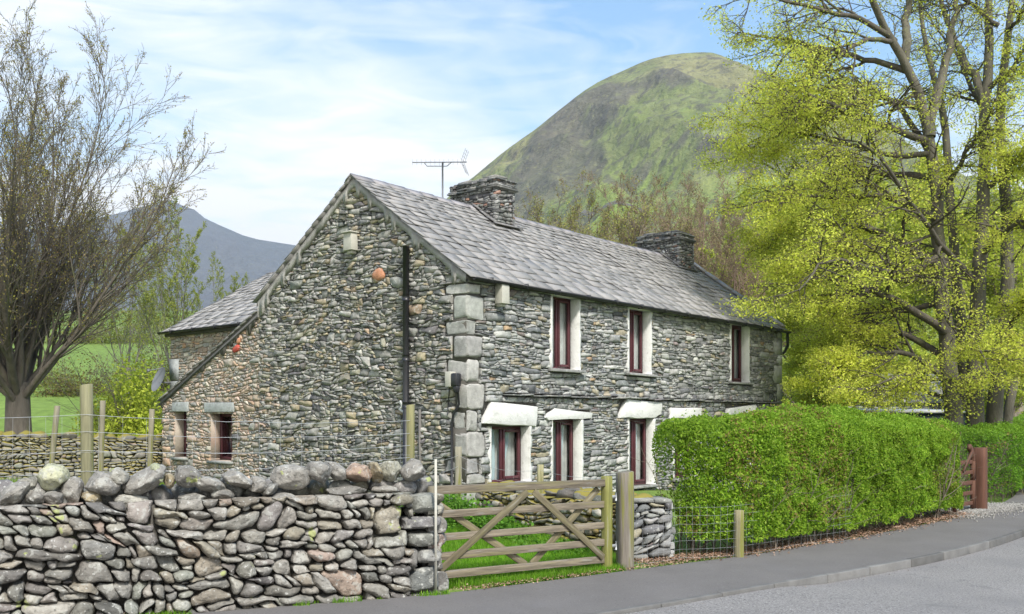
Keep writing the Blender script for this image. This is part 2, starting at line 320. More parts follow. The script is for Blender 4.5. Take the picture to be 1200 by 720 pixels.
    for i, (s, wz) in enumerate(zip(sc, wv)):
        q = E * s if s > 0 else E[:, :1] * 0
        if 0 < s < 1: q = E * (1 - (1 - s) * np.stack([np.minimum(1, size / wd), np.minimum(1, size / hg)], -1)[:, None] ** .7) if s > .8 else q
        if i == 0: z = np.full(q.shape[:2], -back)
        else:
            z = h[:, None] * wz + (tx * q[..., 0] + ty * q[..., 1]) * min(1, wz + .2)
            for (fa, fo, fs) in fac:
                dd = q[..., 0] / (wd[:, None] * .5) * np.cos(fa)[:, None] + q[..., 1] / (hg[:, None] * .5) * np.sin(fa)[:, None]; z = np.minimum(z, h[:, None] * (1.0 + fs[:, None] * (fo[:, None] - dd) * .5))
        X.append(np.concatenate([q + C[:, None], z[..., None]], -1))
    X = np.concatenate(X, 1)
    if bumpn:
        off = rng.uniform(0, 50, (S, 1, 3)); a = X * 9 + off; n3 = np.stack([vnoise(a + 17 * j, j) for j in range(3)], -1) - .5; m = (X[..., 2:] > -back * .9)
        n4 = np.stack([vnoise(a * 2.7 + 7 * j, j + 9) for j in range(3)], -1) - .5; X = X + (n3 * bumpn + n4 * bumpn * .5) * m * np.minimum(1, size[:, None, None] / .15)
    NV = X.shape[1]; Wd = X[..., 2:] - batter * X[..., 1:2]
    G = np.asarray(O, float) + X[..., :1] * np.asarray(U, float) + X[..., 1:2] * np.asarray(V, float) + Wd * np.asarray(W, float)
    j = np.arange(N); j2 = (j + 1) % N; q = np.concatenate([np.stack([i * N + j, i * N + j2, (i + 1) * N + j2, (i + 1) * N + j], -1) for i in range(nR)]); t = np.stack([nR * N + j, nR * N + j2, np.full(N, NV - 1)], -1)
    b = (np.arange(S) * NV)[:, None, None]
    if np.dot(np.cross(U, V), W) < 0: q = q[:, ::-1]; t = t[:, ::-1]
    col = pal(C, size, rng); mb.add(G.reshape(-1, 3), quads=(q[None] + b).reshape(-1, 4), tris=(t[None] + b).reshape(-1, 3), col=np.repeat(col, NV, 0)); return S
def pick(rng, n, cols, w):
    c = np.array(cols)[rng.choice(len(cols), n, p=np.array(w) / sum(w))]
    return np.clip(c * rng.uniform(.78, 1.25, (n, 1)) + rng.normal(0, .003, (n, 3)), .02, .8)
def pal_front(C, s, rng): return pick(rng, len(C), [(.20, .205, .20), (.28, .285, .275), (.14, .145, .147), (.36, .36, .34), (.30, .27, .20), (.21, .18, .17), (.34, .25, .16)], [30, 34, 14, 18, 7, 3, 1.2])
def pal_gable(C, s, rng):
    a = pick(rng, len(C), [(.215, .212, .198), (.285, .28, .262), (.125, .124, .122), (.365, .355, .33), (.33, .285, .20), (.265, .255, .20), (.33, .25, .18)], [26, 28, 16, 15, 9, 12, 1.5])
    b = pick(rng, len(C), [(.36, .29, .22), (.30, .27, .23), (.40, .31, .25), (.26, .26, .24), (.40, .36, .30), (.38, .27, .19), (.20, .19, .18)], [22, 20, 16, 16, 14, 4, 8])
    # lean-to end and the patch above it are built of pinker stone
    t = sstep(5.2, 6.4, C[:, 0] + .55 * (fbm(np.c_[C * 1.3, 0 * s], 3, 4) - .5) * 4)
    m = rng.random(len(C)) < t
    return np.where(m[:, None], b, a)
def pal_back(C, s, rng): return pick(rng, len(C), [(.36, .29, .22), (.30, .27, .23), (.40, .31, .25), (.26, .26, .24), (.40, .36, .30), (.42, .27, .17)], [22, 20, 16, 22, 14, 6])
def pal_field(C, s, rng): return pick(rng, len(C), [(.215, .21, .20), (.165, .162, .158), (.26, .255, .24), (.22, .205, .175), (.245, .20, .175), (.12, .12, .118), (.20, .205, .19)], [28, 18, 24, 16, 4, 8, 8]) * np.array([1.03, 1.0, .94])

def backing(mb, O, U, V, W, box, rects, d0, d1, col=(.1, .1, .1)):
    """solid core behind a stone face, with openings: boxes butted end to end"""
    us = sorted(set([box[0], box[1]] + [x for r in rects for x in r[:2] if box[0] < x < box[1]])); vs_ = sorted(set([box[2], box[3]] + [x for r in rects for x in r[2:] if box[2] < x < box[3]]))
    Rm = np.stack([U, V, W], 1).astype(float)
    for i in range(len(us) - 1):
        for j in range(len(vs_) - 1):
            c = ((us[i] + us[i + 1]) / 2, (vs_[j] + vs_[j + 1]) / 2)
            if any(r[0] < c[0] < r[1] and r[2] < c[1] < r[3] for r in rects): continue
            cc = np.asarray(O, float) + c[0] * np.asarray(U, float) + c[1] * np.asarray(V, float) - (d0 + d1) / 2 * np.asarray(W, float)
            mb.box(cc, (us[i + 1] - us[i], vs_[j + 1] - vs_[j], d1 - d0), rot=Rm, col=col)

# ---------------------------------------------------------------- the ground, hills and air
def gz(x, y):
    """height of the land: level by the road, rising behind the gate and up the valley side"""
    x = np.asarray(x, float); y = np.asarray(y, float)
    d = y - np.interp(x, [-30, -6, -.8, 1.9, 5, 8, 12, 30], [4, 8.0, 10.3, 12.2, 14.6, 18, 24, 60])
    near = .32 * sstep(.6, 5, d) * sstep(6, 2.0, x)
    far = np.maximum(y - 30, 0); hill = .15 * far * sstep(0, 14, far)
    hill = np.where(y > 150, 18 + .115 * (y - 150), hill)
    hill = np.where(y > 600, 69.75 + .02 * (y - 600), hill)
    hill = hill * (.55 + .45 * sstep(40, -10, x * 1.0 - 0 * y))
    return near + hill
def grid(xs, ys, fz, name, m, colf=None):
    X, Y = np.meshgrid(xs, ys); Z = fz(X, Y); mb = MB(); nx = len(xs); ny = len(ys)
    i = (np.arange(ny - 1)[:, None] * nx + np.arange(nx - 1)[None]).ravel()
    mb.add(np.stack([X, Y, Z], -1).reshape(-1, 3), quads=np.stack([i, i + 1, i + nx + 1, i + nx], -1), col=colf(X, Y, Z).reshape(-1, 3) if colf is not None else None)
    return mb.build(name, m, smooth=True)
def grass_col(X, Y, Z):
    P = np.stack([X * .25, Y * .25, X * 0], -1); n = fbm(P, 4, 3)[..., None]; n2 = fbm(P * .2, 3, 8)[..., None]
    c = np.array([.10, .165, .030]) * (1 - n) + np.array([.17, .25, .05]) * n
    rough = sstep(.5, .62, n2) * sstep(45, 90, Y[..., None]); return c * (1 - rough) + np.array([.15, .16, .06]) * rough
M['grassland'] = mat('grassland', .95, None, .3, 2.5, .6, 14, dist=.05, spots=[(9, .6, .1, (.05, .10, .015), .6)])
a = np.linspace(-6.3, 6.3, 190); xs = np.sinh(a) * 12 ; ys = np.concatenate([np.linspace(-60, 6, 14), np.linspace(6.5, 30, 95), 30 + np.expm1(np.linspace(.05, 5.9, 130)) * 10])
ys = np.append(ys[ys < 4200], 4250)
structure(grid(xs, ys, gz, 'ground', M['grassland'], grass_col))

# the fell behind the house, 900 m away, crest 350 m above the road
crest_px = np.array([(250, 480), (330, 420), (400, 352), (450, 296), (500, 248), (550, 208), (600, 168), (640, 139), (670, 114), (700, 93), (740, 74), (765, 62), (785, 58), (845, 59), (868, 70), (890, 84), (930, 108), (1000, 150), (1100, 205), (1200, 250), (1400, 330)], float)
cx, cz = px2(crest_px[:, 0], 900), pz2(crest_px[:, 1], 900)
def fell_z(X, Y):
    w = (vnoise(np.stack([X * .006, Y * .006, X * 0], -1), 2) - .5)
    c = np.interp(X, cx, cz); c = (c + np.interp(X - 12, cx, cz) + np.interp(X + 12, cx, cz)) / 3
    s = np.clip((Y - 230) / 670, 0, 1) ** 1.18; b = np.clip(1 - (Y - 900) / 900, 0, 1)
    z = c * np.where(Y < 900, s, b ** .8)
    P = np.stack([X, Y, X * 0], -1); g = 1 - np.abs(2 * fbm(np.stack([(X + .45 * Y) * .011, (Y - .3 * X) * .004, X * 0], -1), 5, 5) - 1)
    amp = np.clip((Y - 260) / 250, 0, 1) * np.clip(1 - np.abs(Y - 900) / 900 * .0, 0, 1) * (1 - .92 * np.exp(-((Y - 900) / 60) ** 2))
    return z + amp * ((g - .8) * 62 + (fbm(P * .03, 4, 6) - .5) * 16 + w * 14) - 3
def fell_col(X, Y, Z):
    sh = X.shape; P = np.stack([X, Y, X * 0], -1)
    n = fbm(P * .012, 5, 11); n2 = fbm(np.stack([(X + .45 * Y) * .035, (Y - .3 * X) * .012, X * 0], -1), 5, 12); n3 = fbm(P * .05, 4, 13)
    grass = np.array([.19, .215, .08]); dry = np.array([.25, .24, .11]); lush = np.array([.22, .30, .05]); rock = np.array([.115, .098, .092])
    c = grass + (dry - grass) * sstep(.35, .65, n)[..., None]
    lm = sstep(190, 110, Z + 60 * (n - .5)) * sstep(-10, 25, X + 40 * (n3 - .5)) * sstep(230, 130, X)
    lm = np.maximum(lm, .35 * sstep(.5, .6, n3) * sstep(330, 200, Z))
    c = c + (lush - c) * np.clip(lm, 0, 1)[..., None]
    # crags: left flank, a diagonal band, and the broken ground low on the right
    flank = 1.2 * np.exp(-((X - (34 + (Z - 210) * .50)) / 30) ** 2) * sstep(90, 150, Z) * sstep(320, 265, Z)
    right = np.exp(-((X - 175) / 55) ** 2) * np.exp(-((Z - 165) / 52) ** 2)
    low = np.exp(-((X - 45) / 50) ** 2) * np.exp(-((Z - 100) / 24) ** 2) * .75; top = np.exp(-((X - 135) / 30) ** 2) * np.exp(-((Z - 285) / 12) ** 2)
    k = sstep(.46, .60, n2 * .55 + n3 * .25 + (fbm(P * .16, 3, 14) - .5) * .3 + .28 * np.clip(flank * 1.25 + right + low + top, 0, 1.1))
    gr = np.stack(np.gradient(Z), 0); return (c + (rock - c) * (k * .75)[..., None]) * (.8 + .4 * fbm(P * .22, 3, 15))[..., None]
M['fell'] = mat('fell_turf_and_crag', .95, None, .28, .035, 1, .09, dist=9, spots=[(.11, .56, .03, (.10, .09, .075), .6), (.05, .60, .04, (.09, .085, .075), .5), (.25, .60, .04, (.26, .27, .12), .5)], det=8)
fx = np.linspace(-340, 640, 420); fy = np.concatenate([np.linspace(225, 960, 330), np.linspace(970, 1800, 30)])
structure(grid(fx, fy, fell_z, 'fell', M['fell'], fell_col))

wp = resamp(np.array([(18, 600), (30, 588), (44, 575), (60, 545), (84, 500), (118, 455)], float), 60); mb = MB(); zw = fell_z(wp[:, 0], wp[:, 1]); c_ = np.c_[wp, zw]; c_[:, :2] += np.random.default_rng(1).normal(0, .25, (60, 2))
V = np.stack([c_ + [-.5, 0, -1.5], c_ + [-.3, 0, 1.7], c_ + [.6, .6, 1.7], c_ + [.8, .8, -1.5]], 1).reshape(-1, 3); i = np.arange(59) * 4; mb.add(V, quads=np.concatenate([np.stack([i + j, i + j + 1, i + 5 + j, i + 4 + j], -1) for j in range(3)]), col=(.13, .12, .11)); tag(mb.build('fell_wall', M['field']), 'thin dark stone wall climbing the green lower slope of the fell', 'wall')

# far blue ridge on the left, 3 km off
mpx = np.array([(-500, 330), (-300, 300), (-100, 285), (0, 272), (90, 262), (150, 246), (185, 236), (200, 233), (213, 240), (228, 246), (240, 256), (262, 266), (285, 276), (300, 280), (330, 285), (350, 288), (400, 294), (480, 320), (600, 370), (800, 430)], float)
mx_, mz_ = px2(mpx[:, 0], 3000), pz2(mpx[:, 1], 3000)
def mount_z(X, Y):
    c = np.interp(X, mx_, mz_); s = np.clip((Y - 1500) / 1500, 0, 1) ** 1.1; b = np.clip(1 - (Y - 3000) / 1200, 0, 1)
    g = 1 - np.abs(2 * fbm(np.stack([X * .0035, Y * .0016, X * 0], -1), 5, 25) - 1)
    return c * np.where(Y < 3000, s, b) + (g - .8) * 190 * np.clip((Y - 1500) / 400, 0, 1) * (1 - .95 * np.exp(-((Y - 3000) / 130) ** 2))
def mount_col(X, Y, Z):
    n = fbm(np.stack([X * .004, Y * .004, Z * 0], -1), 5, 31)[..., None]; return np.array([.085, .10, .105]) * (1 - n) + np.array([.11, .10, .11]) * n  # rock tinted bluish so its colour adds to the distance haze
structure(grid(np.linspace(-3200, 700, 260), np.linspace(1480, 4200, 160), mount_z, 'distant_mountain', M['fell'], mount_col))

# air: one closed box of even haze
def haze():
    mb = MB(); mb.box((0, 2115, 418), (6700, 4400, 860)); m = bpy.data.materials.new('air'); m.use_nodes = True; nt = m.node_tree; nt.nodes.clear()
    o = nt.nodes.new('ShaderNodeOutputMaterial'); v = nt.nodes.new('ShaderNodeVolumePrincipled'); v.inputs['Color'].default_value = (.74, .86, 1, 1); v.inputs['Density'].default_value = .00019; v.inputs['Anisotropy'].default_value = .2
    nt.links.new(v.outputs[0], o.inputs['Volume']); tag(mb.build('haze', m), None, None, kind='stuff')

# ---------------------------------------------------------------- road, footway, kerb
kerb_in = np.array([(-40, -9), (-14, .5), (-7, 3.9), (-3, 6.2), (-.9, 7.5), (.98, 8.76), (2.74, 10.2), (4.58, 11.6), (6.2, 13.0), (8, 14.95), (10.4, 18), (14.5, 24), (22, 36), (34, 54)])
edge_in = np.array([(-40, -6), (-16, 3.2), (-7, 7.0), (-2.28, 8.98), (-.70, 9.66), (-.6, 9.72), (1.05, 10.9), (1.5, 11.25), (2.2, 11.75), (2.98, 12.3), (5.1, 14.15), (8.2, 17.3), (9.9, 19.4), (11.5, 21.8), (17, 31), (31, 53)])
def smooth(P, it=3):
    P = P.copy()
    for _ in range(it): P[1:-1] = (P[:-2] + 2 * P[1:-1] + P[2:]) / 4
    return P
def along(P, ys): o = np.argsort(P[:, 1]); return np.interp(ys, P[o, 1], P[o, 0])
KE = smooth(resamp(kerb_in, 260), 20)
def kdrop(p):  # how far the road lies below the footway: flush at the dropped kerb near the gate
    return .018 + .060 * sstep(2.7, 3.6, p[0])
nrm_k = np.zeros_like(KE); tg = norm(np.gradient(KE, axis=0)); nrm_k[:, 0] = tg[:, 1]; nrm_k[:, 1] = -tg[:, 0]
mb = MB(); rows = []; offs = [0.0, .5, 1.5, 3, 5, 7.5]
for o in offs:
    q = KE + nrm_k * (o + .045); z = np.array([.012 - kdrop(p) for p in KE]); rows.append(np.c_[q, z if o < 30 else z])
V = np.stack(rows, 1); n, m_, _ = V.shape; i = (np.arange(n - 1)[:, None] * m_ + np.arange(m_ - 1)[None]).ravel()
mb.add(V.reshape(-1, 3), quads=np.stack([i, i + 1, i + m_ + 1, i + m_], -1)); structure(mb.build('road', M['asphalt'], smooth=True))
mb = MB(); E2 = smooth(resamp(edge_in, 260), 1)
V = np.stack([np.c_[KE + (E2 - KE) * t, np.full(260, .025) ] for t in np.linspace(0, 1, 8)], 1); n, m_, _ = V.shape; i = (np.arange(n - 1)[:, None] * m_ + np.arange(m_ - 1)[None]).ravel()
mb.add(V.reshape(-1, 3), quads=np.stack([i, i + m_, i + m_ + 1, i + 1], -1)); structure(mb.build('pavement', M['path'], smooth=True))
# lower the ground under the road a little so the sheets never meet
g = bpy.data.objects['ground'].data; co = np.zeros(len(g.vertices) * 3, np.float32); g.vertices.foreach_get('co', co); co = co.reshape(-1, 3)
inroad = (co[:, 1] < 70) & (co[:, 0] > np.interp(co[:, 1], E2[:, 1], E2[:, 0]) + .0); co[inroad, 2] = np.minimum(co[inroad, 2], -.13); g.vertices.foreach_set('co', co.ravel()); g.update()
mb = MB(); rng = np.random.default_rng(5); d = np.r_[0, np.cumsum(np.linalg.norm(np.diff(KE, axis=0), axis=1))]; s = 0
while s < d[-1] - 1:
    L = .9 * rng.uniform(.9, 1.1); ip = lambda t: np.array([np.interp(t, d, KE[:, 0]), np.interp(t, d, KE[:, 1])])
    a_, b_ = ip(s + .006), ip(s + L - .006); t_ = norm(b_ - a_); nn = np.array([t_[1], -t_[0]]); c = (a_ + b_) / 2 + nn * .0; up = .032 + rng.uniform(-.004, .004); dp = kdrop(c); h = .16 + dp
    mb.box((c[0], c[1], up - h / 2), (np.linalg.norm(b_ - a_), .075, h), rot=rotz(math.atan2(t_[1], t_[0])), col=np.array([.14, .137, .132]) * rng.uniform(.7, 1.2), jit=.003, rng=rng); s += L
structure(mb.build('kerb', M['kerb'], bevel=.008))
haze()
def ico(sub):
    bm = bmesh.new(); bmesh.ops.create_icosphere(bm, subdivisions=sub, radius=1); v = np.array([x.co[:] for x in bm.verts]); f = np.array([[q.index for q in p.verts] for p in bm.faces]); bm.free(); return v, f
ICV, ICF = ico(4)
def boulder(size, seed, facets=9, rough=.05):
    r = np.random.default_rng(seed); v = ICV.copy()
    n = norm(r.normal(size=(facets, 3))); d = r.uniform(.62, .92, facets)
    for a, b in zip(n, d): s = v @ a + (vnoise(v * 3 + a * 9, 3) - .5) * .06; v = v - np.maximum(s - b, 0)[:, None] * a * .93
    o = r.uniform(0, 50, 3); v = v * (1 + (fbm(v * 1.6 + o, 4, seed)[:, None] - .5) * .26 + (fbm(v * 5 + o, 4, seed, .65)[:, None] - .5) * rough * 3.2)
    v = v / np.abs(v).max(0); return v * np.asarray(size) / 2
def block(size, seed):
    v = boulder((2, 2, 2), seed, facets=10, rough=.06); v = np.sign(v) * np.abs(v) ** .26; r = np.random.default_rng(seed)
    sh = r.normal(0, .05, 2); v[:, 0] += v[:, 2] * sh[0] * .5; v[:, 2] += v[:, 0] * v[:, 1] * sh[1]; v = v * (1 + (fbm(v * 2.2 + seed % 31, 3, seed % 97)[:, None] - .5) * .16); return v * np.asarray(size) / 2
# ---------------------------------------------------------------- the stone house
AH = math.atan2(.7672, .6414); HX, HY = -.746, 16.0
UL, UG = np.array([.6414, .7672, 0]), np.array([-.7672, .6414, 0])
house = thing('stone_cottage', 'grey slate-stone cottage with slate roof, two chimneys and maroon windows', 'house', (HX, HY, 0), AH)
def fu(px):  # distance along the front wall of a pixel column of the survey
    a = (px - 600) / FPX; return (a * HY - HX) / (UL[0] - a * UL[1])
def gu(px): a = (px - 600) / FPX; return (a * HY - HX) / (UG[0] - a * UG[1])
def fz(px, py): return pz2(py, HY + UL[1] * fu(px))
def gzz(px, py): return pz2(py, HY + UG[1] * gu(px))
X3, Y3, Z3 = np.eye(3)
FL = dict(O=(0, 0, 0), U=X3, V=Z3, W=-Y3); GL_ = dict(O=(0, 0, 0), U=Y3, V=Z3, W=-X3)
LEN, EZ, RT, RZ, TE, TL = 12.4, 4.22, 2.85, 6.28, 5.84, 9.64
Z0 = -.1
wins = []
for (x0, x1, y0, y1, kind) in [(645, 677, 347, 433, 'up'), (735, 761, 362, 438, 'up'), (855, 876, 380, 448, 'up'), (573, 619, 500, 566, 'lo'), (645, 680, 492, 573, 'lo'), (735, 765, 491, 569, 'lo'), (788, 816, 489, 560, 'lo'), (853, 878, 488, 550, 'lo')]:
    xm = (x0 + x1) / 2; wins.append((fu(x0), fu(x1), fz(xm, y1), fz(xm, y0), kind))
rw = [w[:4] for w in wins]
# quoins
rng = np.random.default_rng(3); qf = []; qg = []; z = Z0; i = 0
while z < EZ - .25:
    h = rng.uniform(.14, .46); h = min(h, EZ - .12 - z); a, b = (rng.uniform(.36, .66), rng.uniform(.22, .40)) if i % 2 else (rng.uniform(.20, .40), rng.uniform(.36, .62))
    qf.append((-.04, a, z, z + h)); qg.append((-.04, b, z, z + h)); z += h; i += 1
qr = []; z = Z0; i = 0
while z < EZ - .25:
    h = rng.uniform(.25, .5); h = min(h, EZ - .12 - z); qr.append((LEN - (.5 if i % 2 else .28), LEN + .03, z, z + h)); z += h; i += 1
lint = []   # white-washed lintel outlines, from the front view
for pts in [[(563, 497), (575, 471), (628, 477), (626, 500)], [(637, 489), (648, 480), (692, 483), (690, 491), (640, 492)], [(724, 490), (733, 468), (774, 472), (773, 486), (765, 490)], [(783, 491), (784, 478), (820, 478), (820, 489)], [(849, 489), (852, 479), (884, 474), (886, 488)]]:
    lint.append([(fu(x), fz(x, y)) for x, y in pts])
lrects = [(min(p[0] for p in l), max(p[0] for p in l), min(p[1] for p in l), max(p[1] for p in l)) for l in lint]
cz_ = fz(700, 466)   # string course height
strip = (.9, LEN - .3, cz_ - .035, cz_ + .03)
sills = [(w[0] - .12, w[1] + .12, w[2] - .075, w[2]) for w in wins]
obs = rw + qf + qr + lrects + [strip] + sills
mb = MB(); backing(mb, box=(0, LEN, Z0, EZ - .03), rects=rw, d0=.035, d1=.5, **FL)
mb.box((LEN - .25, 2.92, (Z0 + EZ) / 2), (.5, 5.8 - .9, EZ - Z0 - .03))                            # far gable, rear and inside partition
mb.box((LEN / 2, TE - .2, (Z0 + EZ) / 2), (LEN - 1.1, .35, EZ - Z0 - .1))
rise = (RZ - EZ) / RT
for xx in (LEN - .5,): mb.prism([(xx, .05, EZ), (xx, TE - .05, EZ), (xx, RT, RZ - .08)], (.49, 0, 0))
mb.build('wall', M['mortar'], house, label='joints and core of the walls')
mb = MB()
rubble(mb, box=(0, LEN, Z0, EZ - .02), rects=obs, hs=(.040, .20), asp=(1.3, 3.8), gap=.0045, N=18, depth=.026, p=9, ex=(7, 18), cut=.45, square=True, rings=(1.0, .965), pal=pal_front, seed=11, tilt=.16, rough=.07, dvar=.9, **FL)
mb.build('front_stonework', M['house'], house)
# quoins as blocks of worked stone
mb = MB(); rng = np.random.default_rng(8)
for f_, g_ in zip(qf, qg):
    c = pick(rng, 1, [(.34, .335, .315), (.28, .275, .265), (.40, .395, .37)], [3, 3, 2])[0]; o = .022 + rng.uniform(-.01, .012)
    x1, y1 = f_[1] - .008, g_[1] - .008; z0, z1 = f_[2] + .004, f_[3] - .004
    o = rng.uniform(.0, .03); v = block((x1 + o, y1 + o, z1 - z0), int(z0 * 1000) + 500); v[:, 0] += (x1 - o) / 2; v[:, 1] += (y1 - o) / 2; v[:, 2] += (z0 + z1) / 2; mb.add(v, tris=ICF, col=c)
mb.build('quoins', M['house'], house); mb = MB()
for r_ in qr:
    c = pick(rng, 1, [(.30, .31, .30), (.36, .37, .36)], [3, 2])[0]; mb.box(((r_[0] + LEN + .03) / 2, .27, (r_[2] + r_[3]) / 2), (LEN + .03 - r_[0] - .012, .6, r_[3] - r_[2] - .014), col=c, jit=.012, rng=rng)
mb.build('quoins', M['house'], house)
# string course of projecting slates
mb = MB(); x = strip[0]
while x < strip[1]:
    L = rng.uniform(.18, .6); mb.box((x + L / 2, -.035, cz_ + rng.uniform(-.012, .012)), (L - .006, .15 + rng.uniform(-.03, .03), .030 * rng.uniform(.7, 1.3)), rot=roty(rng.normal(0, .02)), col=pick(rng, 1, [(.16, .16, .16), (.24, .24, .23)], [1, 1])[0], jit=.006, rng=rng); x += L
mb.build('string_course', M['house'], house)
for l in lint:
    mb = MB(); v = []
    n_ = len(l); rngl = np.random.default_rng(int(l[0][0] * 100))
    for i in range(n_):
        a_, b_ = np.array(l[i]), np.array(l[(i + 1) % n_])
        for t in np.linspace(0, 1, 5)[:-1]: v.append((*(a_ + (b_ - a_) * t + rngl.normal(0, .008, 2)),))
    v = np.array(v); mb.prism(np.c_[v[:, 0], np.full(len(v), .1), v[:, 1]], (0, -.155, 0)); mb.build('lintel', M['white'], house, bevel=.014, label='white-painted stone lintel')

# gable wall with the lean-to end in one plane
lz = 4.0; le = 2.2
gw = [(gu(272), gu(247), gzz(260, 540), gzz(260, 485)), (gu(219), gu(205), gzz(212, 536), gzz(212, 483))]
gl = [(gu(275), gu(241), gzz(258, 483.5), gzz(258, 472)), (gu(222), gu(203), gzz(212, 482.5), gzz(212, 472))]
bands = [(0, TE + .02, Z0, EZ + .02)]
H1 = (-(rise), 1, EZ - .0)             # v <= EZ + rise*u
H2 = (rise, 1, RZ + rise * RT + .0)    # v <= RZ - rise*(u-RT)
lean = (lz - le) / (TL - TE)
H3 = (lean, 1, lz + lean * TE)
mb = MB()
rubble(mb, box=(0, TE, Z0, RZ), halfs=[H1, H2], rects=qg, hs=(.038, .20), asp=(1.0, 3.0), gap=.0055, N=18, depth=.028, p=9, ex=(6, 18), cut=.6, square=True, rings=(1.0, .96), pal=pal_gable, seed=21, tilt=.18, rough=.08, warp=.045, slant=1.7, dvar=.9, **GL_)
rubble(mb, box=(TE, TL, Z0, lz + .1), halfs=[H3], rects=gw + gl + [(g[0] - .05, g[1] + .05, g[2] - .07, g[2]) for g in gw], hs=(.05, .19), asp=(1.0, 2.8), gap=.012, N=14, depth=.020, back=.04, ex=(5, 14), cut=.6, square=True, pal=pal_gable, seed=22, tilt=.12, rough=.08, warp=.045, slant=1.7, **GL_)
mb.build('gable_stonework', M['house'], house)
mb = MB()
mb.prism([(.035, .05, Z0), (.035, TE, Z0), (.035, TE, EZ + .0), (.035, RT, RZ - .05), (.035, .05, EZ + .03)], (.45, 0, 0)); mb.build('wall', M['mortar'], house)
mb = MB(); backing(mb, box=(TE, TL - .03, Z0, le), rects=gw, d0=.008, d1=.4, **GL_)
mb.prism([(.008, TE, le), (.008, TL - .03, le), (.008, TE, lz)], (.39, 0, 0)); mb.box((1.2, TL - .28, 1.0), (1.6, .4, 2.2)); mb.build('lean_to_wall', M['limemortar'], house)
for i, g_ in enumerate(gl):
    mb = MB(); mb.box((.05, (g_[0] + g_[1]) / 2, (g_[2] + g_[3]) / 2), (.2, g_[1] - g_[0], g_[3] - g_[2]), col=(.33, .35, .35), jit=.012, rng=rng); mb.build('lintel', M['house'], house, bevel=.01, label='plain blue-grey stone lintel')
for i, g_ in enumerate(gw):
    w_ = MB(); y0, y1, z0, z1 = g_; d = .26
    for (yy, zc, sy, sz) in [(y0 + .03, (z0 + z1) / 2, .06, z1 - z0), (y1 - .03, (z0 + z1) / 2, .06, z1 - z0), ((y0 + y1) / 2, z0 + .035, y1 - y0 - .12, .07), ((y0 + y1) / 2, z1 - .03, y1 - y0 - .12, .06), (y0 + (y1 - y0) * .45, (z0 + z1) / 2, .05, z1 - z0 - .14)]:
        w_.box((d, yy, zc), (.06, sy, sz))
    wo_ = w_.build('window', M['frame'], house); p_ = MB(); p_.box((d + .01, (y0 + y1) / 2, (z0 + z1) / 2), (.01, y1 - y0 - .04, z1 - z0 - .04)); p_.build('pane', M['glass'], wo_)
    p_ = MB(); p_.box((d + .35, (y0 + y1) / 2, (z0 + z1) / 2), (.02, y1 - y0 + .5, z1 - z0 + .5)); p_.build('blind', M['room'], wo_)
    p_ = MB(); p_.box((.08, (y0 + y1) / 2, z0 - .035), (.3, y1 - y0 + .12, .06), col=(.26, .27, .26), jit=.008, rng=rng); p_.build('sill', M['house'], wo_)
# coloured odd stones in the gable
for (px, py, w, h, c) in [(445, 322, 19, 13, (.46, .22, .13)), (278, 409, 9, 10, (.42, .08, .06)), (281, 400, 6, 6, (.40, .2, .12))]:
    mb = MB(); y, z = gu(px), gzz(px, py); s_ = (HY + UG[1] * y) / FPX; n = 14; th = np.arange(n) * 2 * math.pi / n; r0 = 1 + .18 * np.sin(th * 2 + px) + .08 * np.cos(3 * th)
    ring = lambda q, x: np.c_[np.full(n, x), y + np.cos(th) * r0 * w * s_ * .65 * q, z + np.sin(th) * r0 * h * s_ * .5 * q + np.cos(th) * -.03]
    v = np.vstack([ring(1, .03), ring(1, -.035), ring(.7, -.062), [[-.066, y, z]]]); j = np.arange(n); j2 = (j + 1) % n
    mb.add(v, quads=np.concatenate([np.stack([j, j2, n + j2, n + j], -1), np.stack([n + j, n + j2, 2 * n + j2, 2 * n + j], -1)]), tris=np.stack([2 * n + j, 2 * n + j2, np.full(n, 3 * n)], -1), col=c)
    mb.build('stone', M['house'], house, label='orange-red stone set in the gable')
# verge mortar along both rakes: ragged lower edge
mb = MB()
def verge(y0, z0, y1, z1, wd, x, n=90, seed=1, side=1):
    r = np.random.default_rng(seed); t = np.linspace(0, 1, n); yy = y0 + (y1 - y0) * t; zz_ = z0 + (z1 - z0) * t; dl = math.hypot(y1 - y0, z1 - z0)
    w = wd * (.75 + .9 * fbm(np.c_[t * dl * 3.0, t * 0, t * 0 + seed], 3)) + np.convolve((r.random(n) < .09) * 1., [.5, 1, .6], 'same') * wd * 1.3
    a = np.c_[np.full(n, x), yy, zz_]; b = a - np.c_[t * 0, t * 0, w]; a2 = a + [.05, 0, 0]; b2 = b + [.05, 0, 0]
    V = np.stack([a2, a, b, b2], 1).reshape(-1, 3); i = np.arange(n - 1) * 4
    mb.add(V, quads=np.concatenate([np.stack([i + j, i + j + 1, i + 5 + j, i + 4 + j], -1) for j in range(3)]))
verge(-.02, EZ, RT, RZ + .02, .13, -.062, seed=1); verge(RT, RZ + .02, TE, EZ, .14, -.062, seed=2)
mb.build('verge_mortar', M['verge'], house)
mb = MB(); verge(TE, lz + .06, TL, le + .06, .10, -.05, seed=5); mb.build('verge_mortar', M['mortar'], house)

